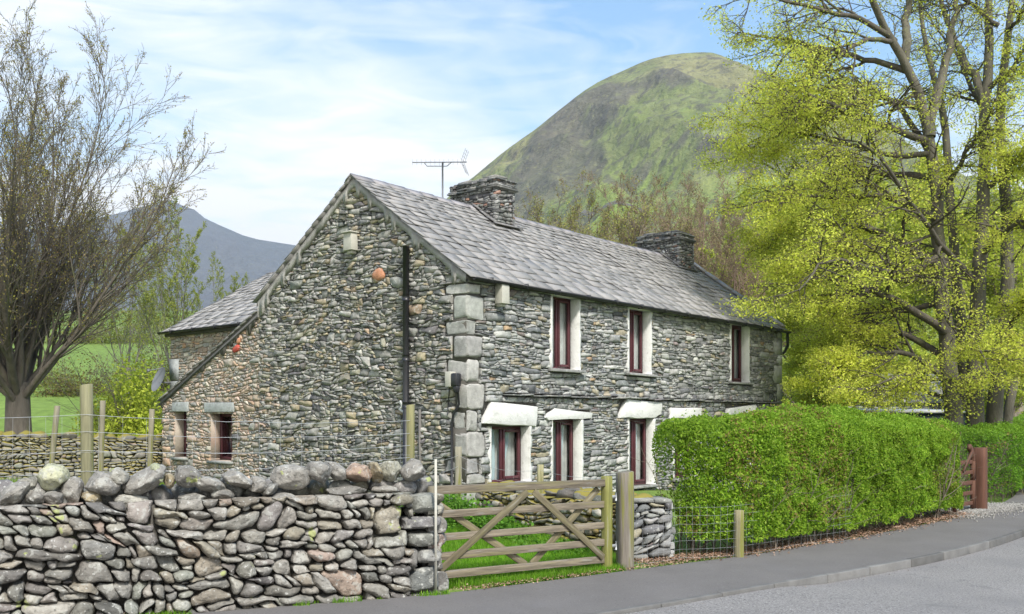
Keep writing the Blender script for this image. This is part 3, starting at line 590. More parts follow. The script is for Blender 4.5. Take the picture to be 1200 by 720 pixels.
# windows in the front
for wi, (u0, u1, z0, z1, kind) in enumerate(wins):
    fr = MB(); D = .20; w = u1 - u0; fw = .05
    mu = u0 + w * .50
    for (x, zc, sx, sz, dd) in [(u0 + fw / 2, (z0 + z1) / 2, fw, z1 - z0, 0), (u1 - fw / 2, (z0 + z1) / 2, fw, z1 - z0, 0), ((u0 + u1) / 2, z0 + fw / 2, w - 2 * fw, fw, 0), ((u0 + u1) / 2, z1 - fw / 2, w - 2 * fw, fw, 0), (mu, (z0 + z1) / 2, .05, z1 - z0 - 2 * fw, 0),
                              (mu + .052, (z0 + z1) / 2, .045, z1 - z0 - 2 * fw - .01, -.022), (u1 - fw - .02, (z0 + z1) / 2, .045, z1 - z0 - 2 * fw - .01, -.022), ((mu + u1) / 2 + .01, z0 + fw + .03, (u1 - mu) - .17, .05, -.022), ((mu + u1) / 2 + .01, z1 - fw - .03, (u1 - mu) - .17, .045, -.022)]:
        fr.box((x, D + dd, zc), (sx, .045, sz))
    win = fr.build('window', M['frame'], house, bevel=.004)
    g_ = MB(); g_.add([(u0 + .02, D + .012, z0 + .02), (u1 - .02, D + .012, z0 + .02), (u1 - .02, D + .012, z1 - .02), (u0 + .02, D + .012, z1 - .02)], quads=[[0, 1, 2, 3]]); g_.build('pane', M['glass'], win)
    rv = MB(); t_ = .018; hgt = z1 - z0   # white plastered reveal, its outer edge ragged
    r = np.random.default_rng(40 + wi)
    for sx_, x in ((0, u0), (1, u1)):
        n = 22; tt = np.linspace(0, 1, n); wd = (.012 if sx_ else (.012 if kind == 'up' else -.012)) + .055 * vnoise(np.c_[tt * hgt * 9, tt * 0 + wi, tt * 0 + sx_]); sgn = 1 if sx_ else -1
        zc = z0 + tt * hgt; a = np.c_[x + sgn * wd, tt * 0 - .047, zc]; b = np.c_[x - sgn * t_ + 0 * tt, tt * 0 - .047, zc]; c = np.c_[x - sgn * t_ + 0 * tt, tt * 0 + D - .04, zc]; e = np.c_[x + sgn * wd, tt * 0 + .1, zc]
        V = np.stack([e, a, b, c], 1).reshape(-1, 3); i = np.arange(n - 1) * 4; q = np.concatenate([np.stack([i + j, i + j + 1, i + 5 + j, i + 4 + j], -1) for j in range(3)])
        rv.add(V, quads=q if sx_ else q[:, ::-1])
        for e_ in (0, n - 1): rv.poly.append([rv.n - 4 * n + e_ * 4 + j for j in range(4)])
        rv.build('reveal', M['white'], win); rv = MB()
    if kind == 'up': rv.box(((u0 + u1) / 2, .06, z1 + .012), (w + .06, .22, .05), jit=.006, rng=r); rv.build('head', M['white'], win)
    sb = MB(); sb.box(((u0 + u1) / 2 + .02, .02, z0 - .03), (w + .2, .30, .05), col=(.25, .25, .245), jit=.01, rng=r); sb.build('sill', M['house'], win, bevel=.008)
    # curtains: gathered cloth inside, left part and right part
    def cloth(xa, xb, za, zb, tie, m, amp=.018, y=D + .07, nf=9):
        c = MB(); nx, nz = 40, 16; s_, t2 = np.meshgrid(np.linspace(0, 1, nx), np.linspace(0, 1, nz)); wdt = 1 - tie * (1 - np.abs(2 * (t2 - .35)).clip(0, 1)) if tie > 0 else 1 + 0 * t2
        if tie < 0: wdt = 1 + tie * (1 - t2)
        xx = xa + (xb - xa) * s_ * wdt; yy = y + amp * np.sin(s_ * nf * 2 * math.pi) + .01 * np.sin(t2 * 5 + s_ * 3); zz2 = za + (zb - za) * t2
        i = (np.arange(nz - 1)[:, None] * nx + np.arange(nx - 1)[None]).ravel(); c.add(np.stack([xx, yy, zz2], -1).reshape(-1, 3), quads=np.stack([i, i + 1, i + nx + 1, i + nx], -1)); return c.build('curtain', m, win, smooth=True)
    if kind == 'lo':
        cloth(u0 + .02, u0 + w * .42, z0 + .02, z1 - .03, 0, M['curtain'], nf=4); cloth(mu + .12, mu + .12 + w * .22, z0 + .25, z1 - .03, -.9, M['curtain'], nf=3)
        cloth(u0 + .01, u1 - .005, z0 + .03, z1 - .03, 0, M['netc'], amp=.008, y=D + .11, nf=9)
    else: cloth(u0 + .01, u1 - .005, z0 + .03, z1 - .03, 0, M['netc'] if wi != 2 else M['room_blind'], amp=.012, nf=7, y=D + .06)
    rb = MB(); rb.box(((u0 + u1) / 2, 1.1, (z0 + z1) / 2), (w + 1.2, .04, z1 - z0 + .6)); rb.build('room_back', M['room'], win)
# flat slate lintel over the upper lights is the eaves course

# slate roofs: real slates, courses diminishing to the ridge
def slates(mb, O, A, B, la, lb, rng, e0=.30, e1=.15, thick=.013, col=((.235, .228, .225), (.215, .21, .21), (.26, .25, .245)), sag=0.0):
    A, B = norm(np.asarray(A, float)), norm(np.asarray(B, float)); Nn = np.cross(A, B); Nn = Nn if Nn[2] > 0 else -Nn
    b = 0; Rm = np.stack([A, B, Nn], 1)
    while b < lb - .03:
        e = e0 + (e1 - e0) * b / lb; a = rng.uniform(-.15, 0)
        f_b = b
        while a < la:
            w = rng.uniform(.28, .60) * (1 - .35 * b / lb); x0, x1 = max(a, 0), min(a + w, la)
            if x1 - x0 > .04:
                Ls = min(e * 1.75, lb - b + .02); lift = thick * 2.0
                cx_ = (x0 + x1) / 2; sg = sag * (math.sin(cx_ / la * math.pi) * .8 + .5 * math.sin(cx_ * 1.9 + b)) * math.sin(min(1, b / lb) * math.pi * .9)
                u = np.array([[-.5, -.5], [.5, -.5], [-.5, .5], [.5, .5]]) * [(x1 - x0 - .007), Ls]; V8 = []
                j = rng.uniform(-.010, .010, (4, 2)); th_ = thick * rng.uniform(.6, 1.5); tw = rng.normal(0, .004)
                for zz_ in (0, 1):
                    for q in range(4):
                        p2 = u[q] + j[q]; hgt = lift * (0.5 - p2[1] / Ls) + zz_ * th_ + tw * np.sign(p2[0]) + sg
                        V8.append(np.asarray(O) + A * (cx_ + p2[0]) + B * (b + Ls / 2 + p2[1] + rng.uniform(-.002, .002)) + Nn * hgt)
                c = np.array(col[rng.integers(len(col))]) * rng.uniform(.90, 1.10)
                mb.add(V8, quads=[[0, 2, 3, 1], [4, 5, 7, 6], [0, 1, 5, 4], [2, 6, 7, 3], [0, 4, 6, 2], [1, 3, 7, 5]], col=c)
            a += w
        b += e
rng = np.random.default_rng(77)
ov = .16; sl = math.hypot(RT, RZ - EZ); oz = ov * rise
mb = MB(); slates(mb, (-.12, -ov, EZ - oz + .04), (1, 0, 0), (0, RT, RZ - EZ), LEN + .2, sl + ov * 1.25, rng, sag=-.035)
slates(mb, (-.12, TE + ov * .6, EZ - oz * .6 + .04), (1, 0, 0), (0, -(TE - RT), RZ - EZ), LEN + .2, math.hypot(TE - RT, RZ - EZ) + ov * .7, rng, e0=.36)
mb.build('roof', M['slate'], house)
mb = MB()  # roof boarding under the slates
for (y0, z0, y1, z1) in ((-.08, EZ - .08 * rise, RT, RZ), (TE + .05, EZ - .05 * rise, RT, RZ)):
    mb.prism([(-.05, y0, z0), (-.05, y1, z1), (-.05, y1, z1 - .05), (-.05, y0, z0 - .05)], (LEN + .08, 0, 0))
mb.build('roof_boarding', M['mortar'], house)
mb = MB(); x = -.13
while x < LEN + .08:   # ridge stones
    L = rng.uniform(.38, .55); zr = RZ + .055 + rng.uniform(-.008, .008) - .03 * math.sin(x / LEN * math.pi)
    c = np.array([.26, .245, .25]) * rng.uniform(.85, 1.15)
    for s_ in (-1, 1): mb.prism([(x, RT, zr + .045), (x, RT + s_ * .15, zr - .065), (x, RT + s_ * .15, zr - .09), (x, RT, zr + .01)][::s_], (L - .012, 0, 0), col=c)
    x += L
mb.build('ridge_stones', M['slate'], house)
# raised verge slabs at the far gable
mb = MB(); t = 0
while t < sl:
    L = rng.uniform(.35, .6); y0 = -.1 + t / sl * RT; mb.box((LEN - .02, y0 + L / 2 * RT / sl, EZ + .12 + (y0 + L / 2 * RT / sl) * rise), (.24, L - .02, .045), rot=rotx(math.atan(rise) + rng.normal(0, .03)), col=np.array([.31, .30, .30]) * rng.uniform(.85, 1.15), jit=.008, rng=rng); t += L
mb.build('verge_slabs', M['slate'], house)
# lean-to roof (seen along its edge) and rear wing
mb = MB(); slates(mb, (-.09, TL + .13, le - .02), (1, 0, 0), (0, TE - TL, lz - le), 3.2, math.hypot(TE - TL - .1, lz - le), rng, e0=.3, e1=.22); mb.prism([(-.06, TL + .08, le - .05), (-.06, TE, lz - .03), (-.06, TE, lz - .08), (-.06, TL + .08, le - .10)], (3.1, 0, 0), col=(.08, .08, .08)); mb.build('lean_to_roof', M['slate'], house)
WS, WT, WE, WRZ, WRS = 1.0, 11.0, 4.0, 5.77, 4.05
mb = MB(); wr = (WRZ - WE) / (WRS - WS)
rubble(mb, O=(WS, 0, 0), U=Y3, V=Z3, W=-X3, box=(TE + .3, WT, 0, WE - .03), rects=[(WT - .6, WT + .1, 2.3, 2.75), (WT - .4, WT + .1, 2.75, 3.3)], hs=(.05, .19), asp=(1.0, 2.8), gap=.012, N=14, depth=.02, back=.04, ex=(5, 14), cut=.6, square=True, warp=.045, slant=1.7, pal=pal_back, seed=31, rings=(1.0, .94, .7), rough=.08)
for r_ in ((2.3, 2.75, .6), (2.75, 3.3, .4)): mb.box((WS + .1, WT - r_[2] / 2, (r_[0] + r_[1]) / 2), (.26, r_[2], r_[1] - r_[0] - .02), col=(.33, .35, .35), jit=.01, rng=rng)
rubble(mb, O=(0, WT, 0), U=X3, V=Z3, W=Y3, box=(WS, 7.1, 0, WRZ), halfs=[(-wr, 1, WE - wr * WS), (wr, 1, WRZ + wr * WRS)], hs=(.06, .2), asp=(1.0, 2.8), gap=.012, N=10, depth=.02, back=.04, pal=pal_back, seed=32, rings=(1.0, .9), rough=.08)
mb.build('wing_stonework', M['house'], house)
mb = MB(); mb.prism([(WS + .01, TE, 0), (WS + .01, TE, WE - .04), (WRS, TE, WRZ - .06), (7.1, TE, WE - .04), (7.1, TE, 0)], (0, WT - TE - .01, 0)); mb.build('wing_wall', M['limemortar'], house)
wl = math.hypot(WRS - WS, WRZ - WE); mb = MB()
slates(mb, (WS - .2, RT + 1.2, WE - .2 * wr + .03), (0, 1, 0), (WRS - WS, 0, WRZ - WE), WT + .2 - RT - 1.2, wl + .22, rng, e0=.3, e1=.16, col=((.27, .265, .26), (.25, .245, .245), (.30, .29, .285)))
slates(mb, (7.1 + .15, RT + 1.2, WE - .15 * wr + .03), (0, 1, 0), (WRS - 7.1, 0, WRZ - WE), WT + .2 - RT - 1.2, wl + .18, rng, e0=.36); mb.build('wing_roof', M['slate'], house)
mb = MB(); mb.prism([(WS - .1, RT + 1.2, WE - .1 * wr), (WRS, RT + 1.2, WRZ), (7.2, RT + 1.2, WE - .1 * wr), (7.2, RT + 1.2, WE - .16), (WRS, RT + 1.2, WRZ - .06), (WS - .1, RT + 1.2, WE - .16)], (0, WT - RT - 1.1, 0)); mb.build('roof_boarding', M['mortar'], house)

# gutters, pipes
def gutter(p0, p1, r=.055, parent=house):
    p0, p1 = np.array(p0, float), np.array(p1, float); mb = MB(); ax = norm(p1 - p0); side = norm(np.cross(ax, Z3)); th = np.linspace(math.pi, 2 * math.pi, 9)
    ring = [side * math.cos(t) * r + Z3 * math.sin(t) * r for t in th] + [side * math.cos(t) * (r - .006) + Z3 * math.sin(t) * (r - .006) for t in th[::-1]]
    mb.prism([p0 + q for q in ring], p1 - p0); g = mb.build('gutter', M['black'], parent); L = np.linalg.norm(p1 - p0); n = int(L / .95)
    for k in range(n):
        c = p0 + ax * (.4 + k * .95); b = MB(); b.box(c + side * 0 + Z3 * .005, (.03, .125, .012), rot=np.stack([ax, side, Z3], 1)); b.box(c + Z3 * -.02 , (.022, .125, .09), rot=np.stack([ax, side, Z3], 1)); b.build('bracket', M['metal'] if False else M['black'], g)
    return g
gutter((-.05, -.20, EZ - .05), (LEN + .12, -.20, EZ - .09))
gutter((WS - .24, TE + .5, WE - .03), (WS - .24, WT + .15, WE - .05))
def pipe(pts, r, name='downpipe', m='black', n=10, collars=()):
    mb = MB(); P = np.array(pts, float); tubes(mb, P, np.full(len(P), r), n, cap=True)
    for c in collars: tubes(mb, np.array([(c[0], c[1], c[2] - .05), (c[0], c[1], c[2] + .05)]), [r * 1.18] * 2, n, cap=True)
    return mb.build(name, M[m], house, smooth=False)
py_ = gu(481); pipe([(-.11, py_, .2), (-.11, py_, gzz(481, 290))], .058, 'soil_pipe', collars=[(-.11, py_, gzz(481, 350)), (-.11, py_, gzz(481, 420)), (-.11, py_, gzz(481, 475))])
wy = gu(472); wz_ = gzz(472, 475); mb = MB(); th = np.linspace(0, math.pi, 9)
tubes(mb, np.array([(-.02, wy - .12, wz_ - .12)] + [(-.11, wy - .03 + .07 * math.cos(t + math.pi / 2) - .0, wz_ - .0 + .07 * math.sin(t + math.pi / 2)) for t in th] + [(-.12, wy - .16, wz_ - .13)]), np.full(11, .022), 8, cap=True); mb.build('waste_pipe', M['white'], house)
pipe([(LEN - .02, -.20, EZ - .12), (LEN - .02, -.20, EZ - .34), (LEN + .06, -.17, EZ - .45), (LEN + .12, -.06, EZ - .62), (LEN + .12, .0, EZ - .66)], .038)
pipe([(WS - .24, gu(283) + .3, WE - .08), (WS - .24, gu(283) + .3, WE - .2), (WS - .06, gu(283) + .1, WE - .35), (WS - .06, gu(283) + .1, 2.9)], .035)
# meter box with its cables, near the corner
my = gu(533); mz = gzz(533, 445); mb = MB(); mb.box((-.09, my + .02, mz), (.13, .14, .26), col=(.2, .2, .16)); mb.build('meter_box', M['boxw'], house, bevel=.01, label='mossy grey electricity meter box')
mb = MB(); mb.box((-.10, my - .12, mz - .01), (.13, .13, .22)); mb.box((-.10, my - .13, mz - .17), (.08, .08, .12), taper=1.3); mb.build('junction_box', M['black'], house, bevel=.02)
pipe([(-.07, my - .13, mz - .2), (-.07, my - .16, mz - .42), (-.06, my - .02, mz - .60), (-.05, my + .02, mz - .75), (-.05, my + .02, .05)], .022, 'cable')
pipe([(-.07, my + .06, mz - .12), (-.06, my + .1, mz - .45), (-.05, my + .12, mz - .6)], .009, 'cable', n=6)
# boxes under the eaves and on the gable
by = gu(416.5); bz = gzz(416, 285); mb = MB(); mb.box((-.12, by, bz), (.16, .24, .32), taper=.92); mb.box((-.09, by, bz - .19), (.10, .15, .05)); mb.box((-.13, by, bz + .175), (.22, .27, .025)); mb.build('nest_box', M['boxw'], house, bevel=.006, label='grey bat box high on the gable')
bx = fu(582); bz = fz(582, 345); mb = MB(); mb.box((bx, -.13, bz), (.20, .17, .36), taper=.95); mb.box((bx, -.10, bz - .2), (.13, .10, .05)); mb.build('nest_box', M['boxw'], house, bevel=.006, label='pale bat box under the eaves by the corner')
# chimneys
def chimney(x0, x1, y0, y1, ztop, seed):
    mb = MB(); zb = RZ - (RT - y0) * rise - .15; ps = (lambda C, s, r: pick(r, len(C), [(.15, .15, .145), (.20, .20, .195), (.11, .11, .11), (.27, .27, .26), (.27, .17, .13)], [30, 24, 20, 12, 4]))
    mb.box(((x0 + x1) / 2, (y0 + y1) / 2, (zb + ztop) / 2), (x1 - x0 - .07, y1 - y0 - .07, ztop - zb - .02), col=(.10, .095, .09))
    kw = dict(hs=(.04, .19), asp=(1.1, 3), gap=.006, N=12, depth=.035, pal=ps, rough=.08, tilt=.2)
    rubble(mb, O=(x0 + .03, 0, 0), U=Y3, V=Z3, W=-X3, box=(y0, y1, zb, ztop), seed=seed, **kw); rubble(mb, O=(x1 - .03, 0, 0), U=Y3, V=Z3, W=X3, box=(y0, y1, zb, ztop), seed=seed + 1, **kw)
    rubble(mb, O=(0, y0 + .03, 0), U=X3, V=Z3, W=-Y3, box=(x0, x1, zb, ztop), seed=seed + 2, **kw); rubble(mb, O=(0, y1 - .03, 0), U=X3, V=Z3, W=Y3, box=(x0, x1, RZ - .8, ztop), seed=seed + 3, **kw)
    c = mb.build('chimney', M['house'], house); r = np.random.default_rng(seed); cp = MB()
    for k in range(5):   # thin slates laid flat round the top, the middle humped
        z = ztop - .15 + k * .035 if k < 2 else ztop + .01 + (k - 2) * .045; o = .05 if k < 2 else .03 - (k - 2) * .08
        nn = 5 if k < 4 else 3
        for q in range(nn):
            ya, yb = y0 - o + (y1 - y0 + 2 * o) * q / nn, y0 - o + (y1 - y0 + 2 * o) * (q + 1) / nn
            cp.box(((x0 + x1) / 2 + r.normal(0, .012), (ya + yb) / 2, z + r.normal(0, .006)), (x1 - x0 + 2 * o + r.uniform(-.04, .04), yb - ya - .006, .036), rot=rotx(r.normal(0, .03)), col=pick(r, 1, [(.15, .15, .145), (.21, .21, .2), (.12, .12, .12)], [1, 1, 1])[0], jit=.016, rng=r)
    cp.build('cap', M['house'], c)
    fl = MB()   # slate flashings stepping down the pitch on both cheeks
    for xx in (x0 - .05, x1 + .05):
        for q in range(3):
            yy = y0 - .04 + (RT - y0) * (q + .5) / 3; fl.box((xx, yy, RZ - (RT - yy) * rise + .12), (.12, (RT - y0) / 3 * 1.15, .03), rot=rotx(math.atan(rise) * .95), col=(.17, .165, .165), jit=.01, rng=r)
    fl.box(((x0 + x1) / 2, y0 - .07, RZ - (RT - y0 + .07) * rise + .12), (x1 - x0 + .22, .14, .03), rot=rotx(.3), col=(.2, .195, .195), jit=.01, rng=r); fl.build('flashing', M['house'], c)
chimney(3.3, 3.92, 2.22, 3.55, 6.84, 50); chimney(10.95, 11.75, 2.25, 3.6, 6.86, 60)
# television aerial on the chimney and dish on the wing
ae = MB(); ax_, ay_ = 3.24, 3.72; zt = 7.42; tubes(ae, np.array([(ax_, ay_, 6.35), (ax_, ay_, zt)]), [.019] * 2, 8, cap=True); ae.box((ax_, ay_ - .02, 6.55), (.08, .1, .09))
aer = ae.build('aerial', M['dish'], house, label='television aerial on a short mast by the left chimney')
bm_ = MB(); dr = norm(np.array([.45, -.9, -.04]))
c0 = np.array((ax_, ay_, zt)); A = c0 - dr * .70 + Z3 * .02; B = c0 + dr * .55; tubes(bm_, np.array([A, B]), [.012] * 2, 6, cap=True)
tubes(bm_, np.array([c0 - dr * .42 - Z3 * .0, c0 - dr * .36 - Z3 * .07, c0 + dr * .1 - Z3 * .08, c0 + dr * .2]), [.010] * 4, 6)
for k in range(11): p = A + (B - A) * k / 12; tubes(bm_, np.array([p - Z3 * .065, p + Z3 * .065]), [.0035] * 2, 4)
bm_.build('boom', M['dish'], aer)
rf = MB(); sd = norm(np.cross(dr, Z3))
for k in range(4):
    for s_ in (-1, 1): q = c0 + dr * .50 + dr * abs(k) * .02 + Z3 * s_ * (.05 + .06 * k) + dr * (-.05 + .05 * k * .3); tubes(rf, np.array([q - sd * .14, q + sd * .14]), [.004] * 2, 4)
for s_ in (-1, 1):
    for sx_ in (-.12, 0, .12): tubes(rf, np.array([c0 + dr * .46 + sd * sx_, c0 + dr * .56 + Z3 * s_ * .27 + sd * sx_]), [.005] * 2, 4)
rf.build('reflector', M['dish'], aer)
dm = MB(); dc = np.array((WS - .35, WT - .02, 2.78)); nd_ = norm(np.array([-.9, .1, .35])); t1 = norm(np.cross(nd_, Z3)); t2 = np.cross(nd_, t1); nn = 20; V = [dc - nd_ * .07]; th = np.arange(nn) * 2 * math.pi / nn
for rr in (.12, .24, .31): V += [dc - nd_ * (.07 * (1 - (rr / .31) ** 2)) + (t1 * math.cos(t) + t2 * math.sin(t) * 1.05) * rr for t in th]
j = np.arange(nn); j2 = (j + 1) % nn; dm.add(V, tris=np.stack([np.zeros(nn, int), 1 + j, 1 + j2], -1), quads=np.concatenate([np.stack([1 + k * nn + j, 1 + (k + 1) * nn + j, 1 + (k + 1) * nn + j2, 1 + k * nn + j2], -1) for k in (0, 1)]))
dm.box(dc + np.array((.18, 0, -.08)), (.3, .04, .04)); tubes(dm, np.array([dc - t2 * .3, dc + nd_ * .3 - t2 * .1]), [.012] * 2, 6); dm.box(dc + nd_ * .3 - t2 * .1, (.06, .06, .06)); dd_ = dm.build('satellite_dish', M['dish'], house, smooth=False)
# ---------------------------------------------------------------- dry stone wall in front
WA = np.array([-.72, 9.72, 0]); WU = np.array([-.917, -.400, 0]); WU /= np.linalg.norm(WU); WN = np.array([-WU[1] * -1, WU[0], 0]); WN = np.array([.400, -.917, 0]); WN /= np.linalg.norm(WN)
WALL = thing('dry_stone_wall', 'grey dry stone field wall beside the road with boulders along its top', 'wall', tuple(WA), 0)
mb = MB(); WB = .07
endb = [(-.02, .34, 0.02, .30), (-.02, .26, .31, .47), (-.02, .36, .48, .66), (-.02, .42, .67, .81), (-.02, .30, .82, 1.04)]
kw = dict(hs=(.078, .30), asp=(.85, 1.9), ex=(2.5, 4.5), warp=.055, slant=1.7, cut=.7, gap=.006, N=28, depth=.10, back=.11, p=3.0, pal=pal_field, rings=(1.0, .985, .94, .85, .7, .5, .27), rough=.035, tilt=.16, facets=4, bumpn=.036, batter=WB)
rubble(mb, O=(0, 0, .0), U=WU, V=Z3, W=WN, box=(-.02, 7.4, 0, 1.05), seed=5, rects=endb, dvar=.45, **kw)
kb = dict(kw); kb.update(N=14, rings=(1.0, .95, .75, .4), bumpn=.02)
rubble(mb, O=-WN * .62, U=WU, V=Z3, W=-WN, box=(0, 7.4, 0.02, 1.02), seed=6, **kb)
rubble(mb, O=(0, 0, 0), U=-WN, V=Z3, W=-WU, box=(.1, .55, 0, 1.02), seed=7, **{**kb, 'batter': 0})
mb.build('stonework', M['field'], WALL, smooth=True)
mb = MB(); c = WU * 3.72 - WN * .31; mb.box(c + np.array([0, 0, .5]), (7.25, .40, 1.0), rot=np.stack([WU, -WN, Z3], 1), taper=.86); mb.build('core', M['mortar'], WALL)
def wall_uv(px, py):
    a = (px - 600) / FPX; w0 = WA[:2]; # intersect the sight line with the wall line
    t = (w0[0] - a * w0[1]) / (a * WU[1] - WU[0]); Y = w0[1] + t * WU[1]; return t, pz2(py, Y), Y
rng = np.random.default_rng(9)
for k, e in enumerate(endb):   # big squared blocks of the wall end
    v = boulder((e[1] - e[0], .34 + .06 * (k % 2), e[3] - e[2] - .012), 300 + k, facets=12, rough=.08); v = np.sign(v) * np.abs(v / (np.abs(v).max(0))) ** .62 * np.abs(v).max(0)
    mb = MB(); cc = WU * ((e[0] + e[1]) / 2) + WN * (-.13 - .07 * (e[2] + e[3]) / 2) + Z3 * (e[2] + e[3]) / 2
    mb.add(v @ np.stack([WU, -WN, Z3], 1).T + cc, tris=ICF, col=pick(rng, 1, [(.22, .215, .20), (.18, .18, .172)], [1, 1])[0]); mb.build('end_block', M['field'], WALL, smooth=True)
G_ = (.215, .21, .20); Dk = (.165, .162, .155); Tn = (.30, .26, .18); Pk = (.31, .235, .19); Lt = (.29, .29, .27)
copes = [(-95, 590, 50, 34, 8, G_), (-40, 590, 54, 36, 0, Dk), (14, 579, 46, 22, -33, G_), (31, 566, 24, 14, 5, Lt), (42, 582, 28, 22, 0, G_), (61, 560, 36, 32, 12, (.36, .37, .27)), (62, 584, 26, 18, 0, Dk), (84, 577, 27, 35, 8, G_), (108, 584, 24, 20, 10, Tn), (120, 567, 40, 27, 5, G_), (139, 558, 24, 19, 25, Lt), (150, 571, 18, 15, 0, G_), (171, 563, 54, 27, -33, G_), (187, 555, 18, 25, -32, (.30, .32, .22)), (200, 564, 13, 18, 0, Tn),
         (221, 560, 36, 28, 28, Dk), (247, 567, 42, 19, 24, G_), (283, 563, 40, 19, 26, G_), (262, 580, 30, 15, 5, Dk), (305, 568, 24, 20, -20, G_), (320, 573, 22, 14, -40, Dk), (345, 558, 47, 29, 4, G_), (379, 553, 34, 24, 18, Dk), (400, 551, 18, 27, -35, G_), (426, 554, 35, 22, 4, Pk), (447, 553, 15, 25, -18, Tn), (466, 551, 27, 26, 0, (.26, .26, .22)), (491, 550, 31, 27, -6, G_),
         (-70, 570, 40, 26, 20, Lt), (0, 598, 34, 14, 4, G_), (155, 588, 40, 16, 3, Lt), (230, 584, 36, 12, 2, Dk), (330, 585, 40, 14, 0, G_), (409, 575, 50, 11, -3, Dk), (459, 574, 36, 10, 2, G_)]
lab = {60: 'tall angular cope stone with yellow-green lichen'}
for k, (px, py, w, h, tl_, c) in enumerate(copes):
    t, z, Y = wall_uv(px, py); s_ = Y / FPX; dpt = rng.uniform(.30, .46) if k < 28 else .3
    v = boulder((w * s_ * 1.06, dpt, h * s_ * 1.10), 100 + k, facets=14 if k % 2 else 8, rough=.07) @ roty(R(tl_)).T
    cc = WU * t + WN * (-.22 + rng.uniform(-.06, .05)) + Z3 * (z - .015); v = v @ np.stack([-WU, -WN, Z3], 1).T
    mb = MB(); mb.add(v + cc, tris=ICF, col=np.array(c) * rng.uniform(.95, 1.2) * [1.03, 1, .95]); mb.build('cope_stone', M['field'], WALL, smooth=True, label='pinkish rounded cope stone' if c is Pk else ('tall cope stone with yellow-green lichen' if px == 61 else None))

mb = MB()   # packing stones along the middle and back of the top
for k in range(34):
    t = .1 + k * .215; v = boulder((rng.uniform(.22, .36), rng.uniform(.22, .3), rng.uniform(.20, .30)), 700 + k, facets=12) @ roty(rng.normal(0, .35)).T; mb.add(v @ np.stack([-WU, -WN, Z3], 1).T + WU * t - WN * rng.uniform(.28, .48) + Z3 * rng.uniform(1.06, 1.14), tris=ICF, col=pick(rng, 1, [G_, Dk, (.22, .21, .17)], [2, 2, 1])[0])
mb.build('top_packing', M['field'], WALL, smooth=True)

# ---------------------------------------------------------------- field wall beyond the fence (mossy) and the garden wall
def low_wall(name, label, p0, p1, th, h0, h1, seed, m, zb=.2, cap=False, pal=pal_field, hs=(.06, .2)):
    p0, p1 = np.array([*p0, 0.]), np.array([*p1, 0.]); L = np.linalg.norm(p1 - p0); U = (p1 - p0) / L; W = np.array([U[1], -U[0], 0]); w = thing(name, label, 'wall', tuple(p0)); mb = MB()
    hp = [(-(h1 - h0) / L, 1, h0)]
    for O, W_ in ((np.zeros(3), W), (-W * th, -W)): rubble(mb, O=O, U=U, V=Z3, W=W_, box=(0, L, zb - .2, max(h0, h1)), halfs=hp, hs=hs, asp=(1, 2.6), ex=(2.5, 5), warp=.05, slant=2, gap=.006, N=16, depth=.06, back=.07, p=3.2, pal=pal, seed=seed, rings=(1.0, .95, .78, .45), facets=2, bumpn=.02, rough=.06)
    for O, W_ in ((np.zeros(3), -U), (U * L, U)):
        rubble(mb, O=O, U=-W, V=Z3, W=W_, box=(0, th, zb - .2, h0 if W_[0] * U[0] + W_[1] * U[1] < 0 else h1), hs=hs, asp=(1, 2.6), ex=(2.5, 5), warp=.03, slant=2, gap=.006, N=16, depth=.05, back=.07, p=3.2, pal=pal, seed=seed + 3, rings=(1.0, .95, .78, .45), facets=2, bumpn=.02, rough=.06)
    mb.build('stonework', m, w, smooth=True); r = np.random.default_rng(seed); c = MB()
    c.prism([U * .06 - W * .06 + Z3 * (zb - .2), U * (L - .06) - W * .06 + Z3 * (zb - .2), U * (L - .06) - W * .06 + Z3 * (h1 - .05), U * .06 - W * .06 + Z3 * (h0 - .05)], -W * (th - .12)); c.build('core', M['mortar'], w)
    c = MB(); t = .05
    while t < L:
        s_ = r.uniform(.22, .45); h = h0 + (h1 - h0) * t / L
        if cap: c.box(U * (t + s_ / 2) - W * th / 2 + Z3 * (h + .02), (s_ - .01, th + .12, .05), rot=np.stack([U, -W, Z3], 1), col=pick(r, 1, [(.26, .26, .25), (.2, .2, .19)], [1, 1])[0], jit=.015, rng=r)
        else: v = boulder((s_ * 1.05, th * 1.05, r.uniform(.14, .26)), seed * 50 + int(t * 37)) @ rotx(r.normal(0, .1)).T @ roty(r.normal(0, .25)).T; c.add(v @ np.stack([U, -W, Z3], 1).T + U * (t + s_ / 2) - W * th / 2 + Z3 * (h + .04), tris=ICF, col=pick(r, 1, [(.2, .2, .185), (.16, .155, .14), (.25, .24, .2)], [1, 1, 1])[0])
        t += s_
    c.build('coping', m, w, smooth=not cap); return w
ICV0, ICF0 = ICV, ICF; ICV, ICF = ico(3)
low_wall('field_wall', 'old mossy dry stone wall crossing the field between the fence and the bare tree', (-22, 20.6), (-8.3, 22.9), .5, 1.62, 1.28, 71, M['mossy'], zb=.3)
low_wall('garden_wall', 'low mossy rubble wall behind the timber gate, below the cottage windows', (-.55, 15.05), (1.42, 12.35), .42, .68, .70, 81, M['mossy'], zb=.2, pal=lambda C, s, r: pick(r, len(C), [(.24, .21, .16), (.30, .28, .24), (.17, .14, .11), (.36, .34, .30), (.22, .17, .08)], [4, 3, 3, 2, 2]))
w = low_wall('stone_pier', 'short grey slate pier with a flat cap beside the broad gatepost', (1.46, 12.05), (2.02, 12.12), .46, .74, .74, 91, M['house'], zb=0, cap=True, pal=pal_front); w['category'] = 'pier'

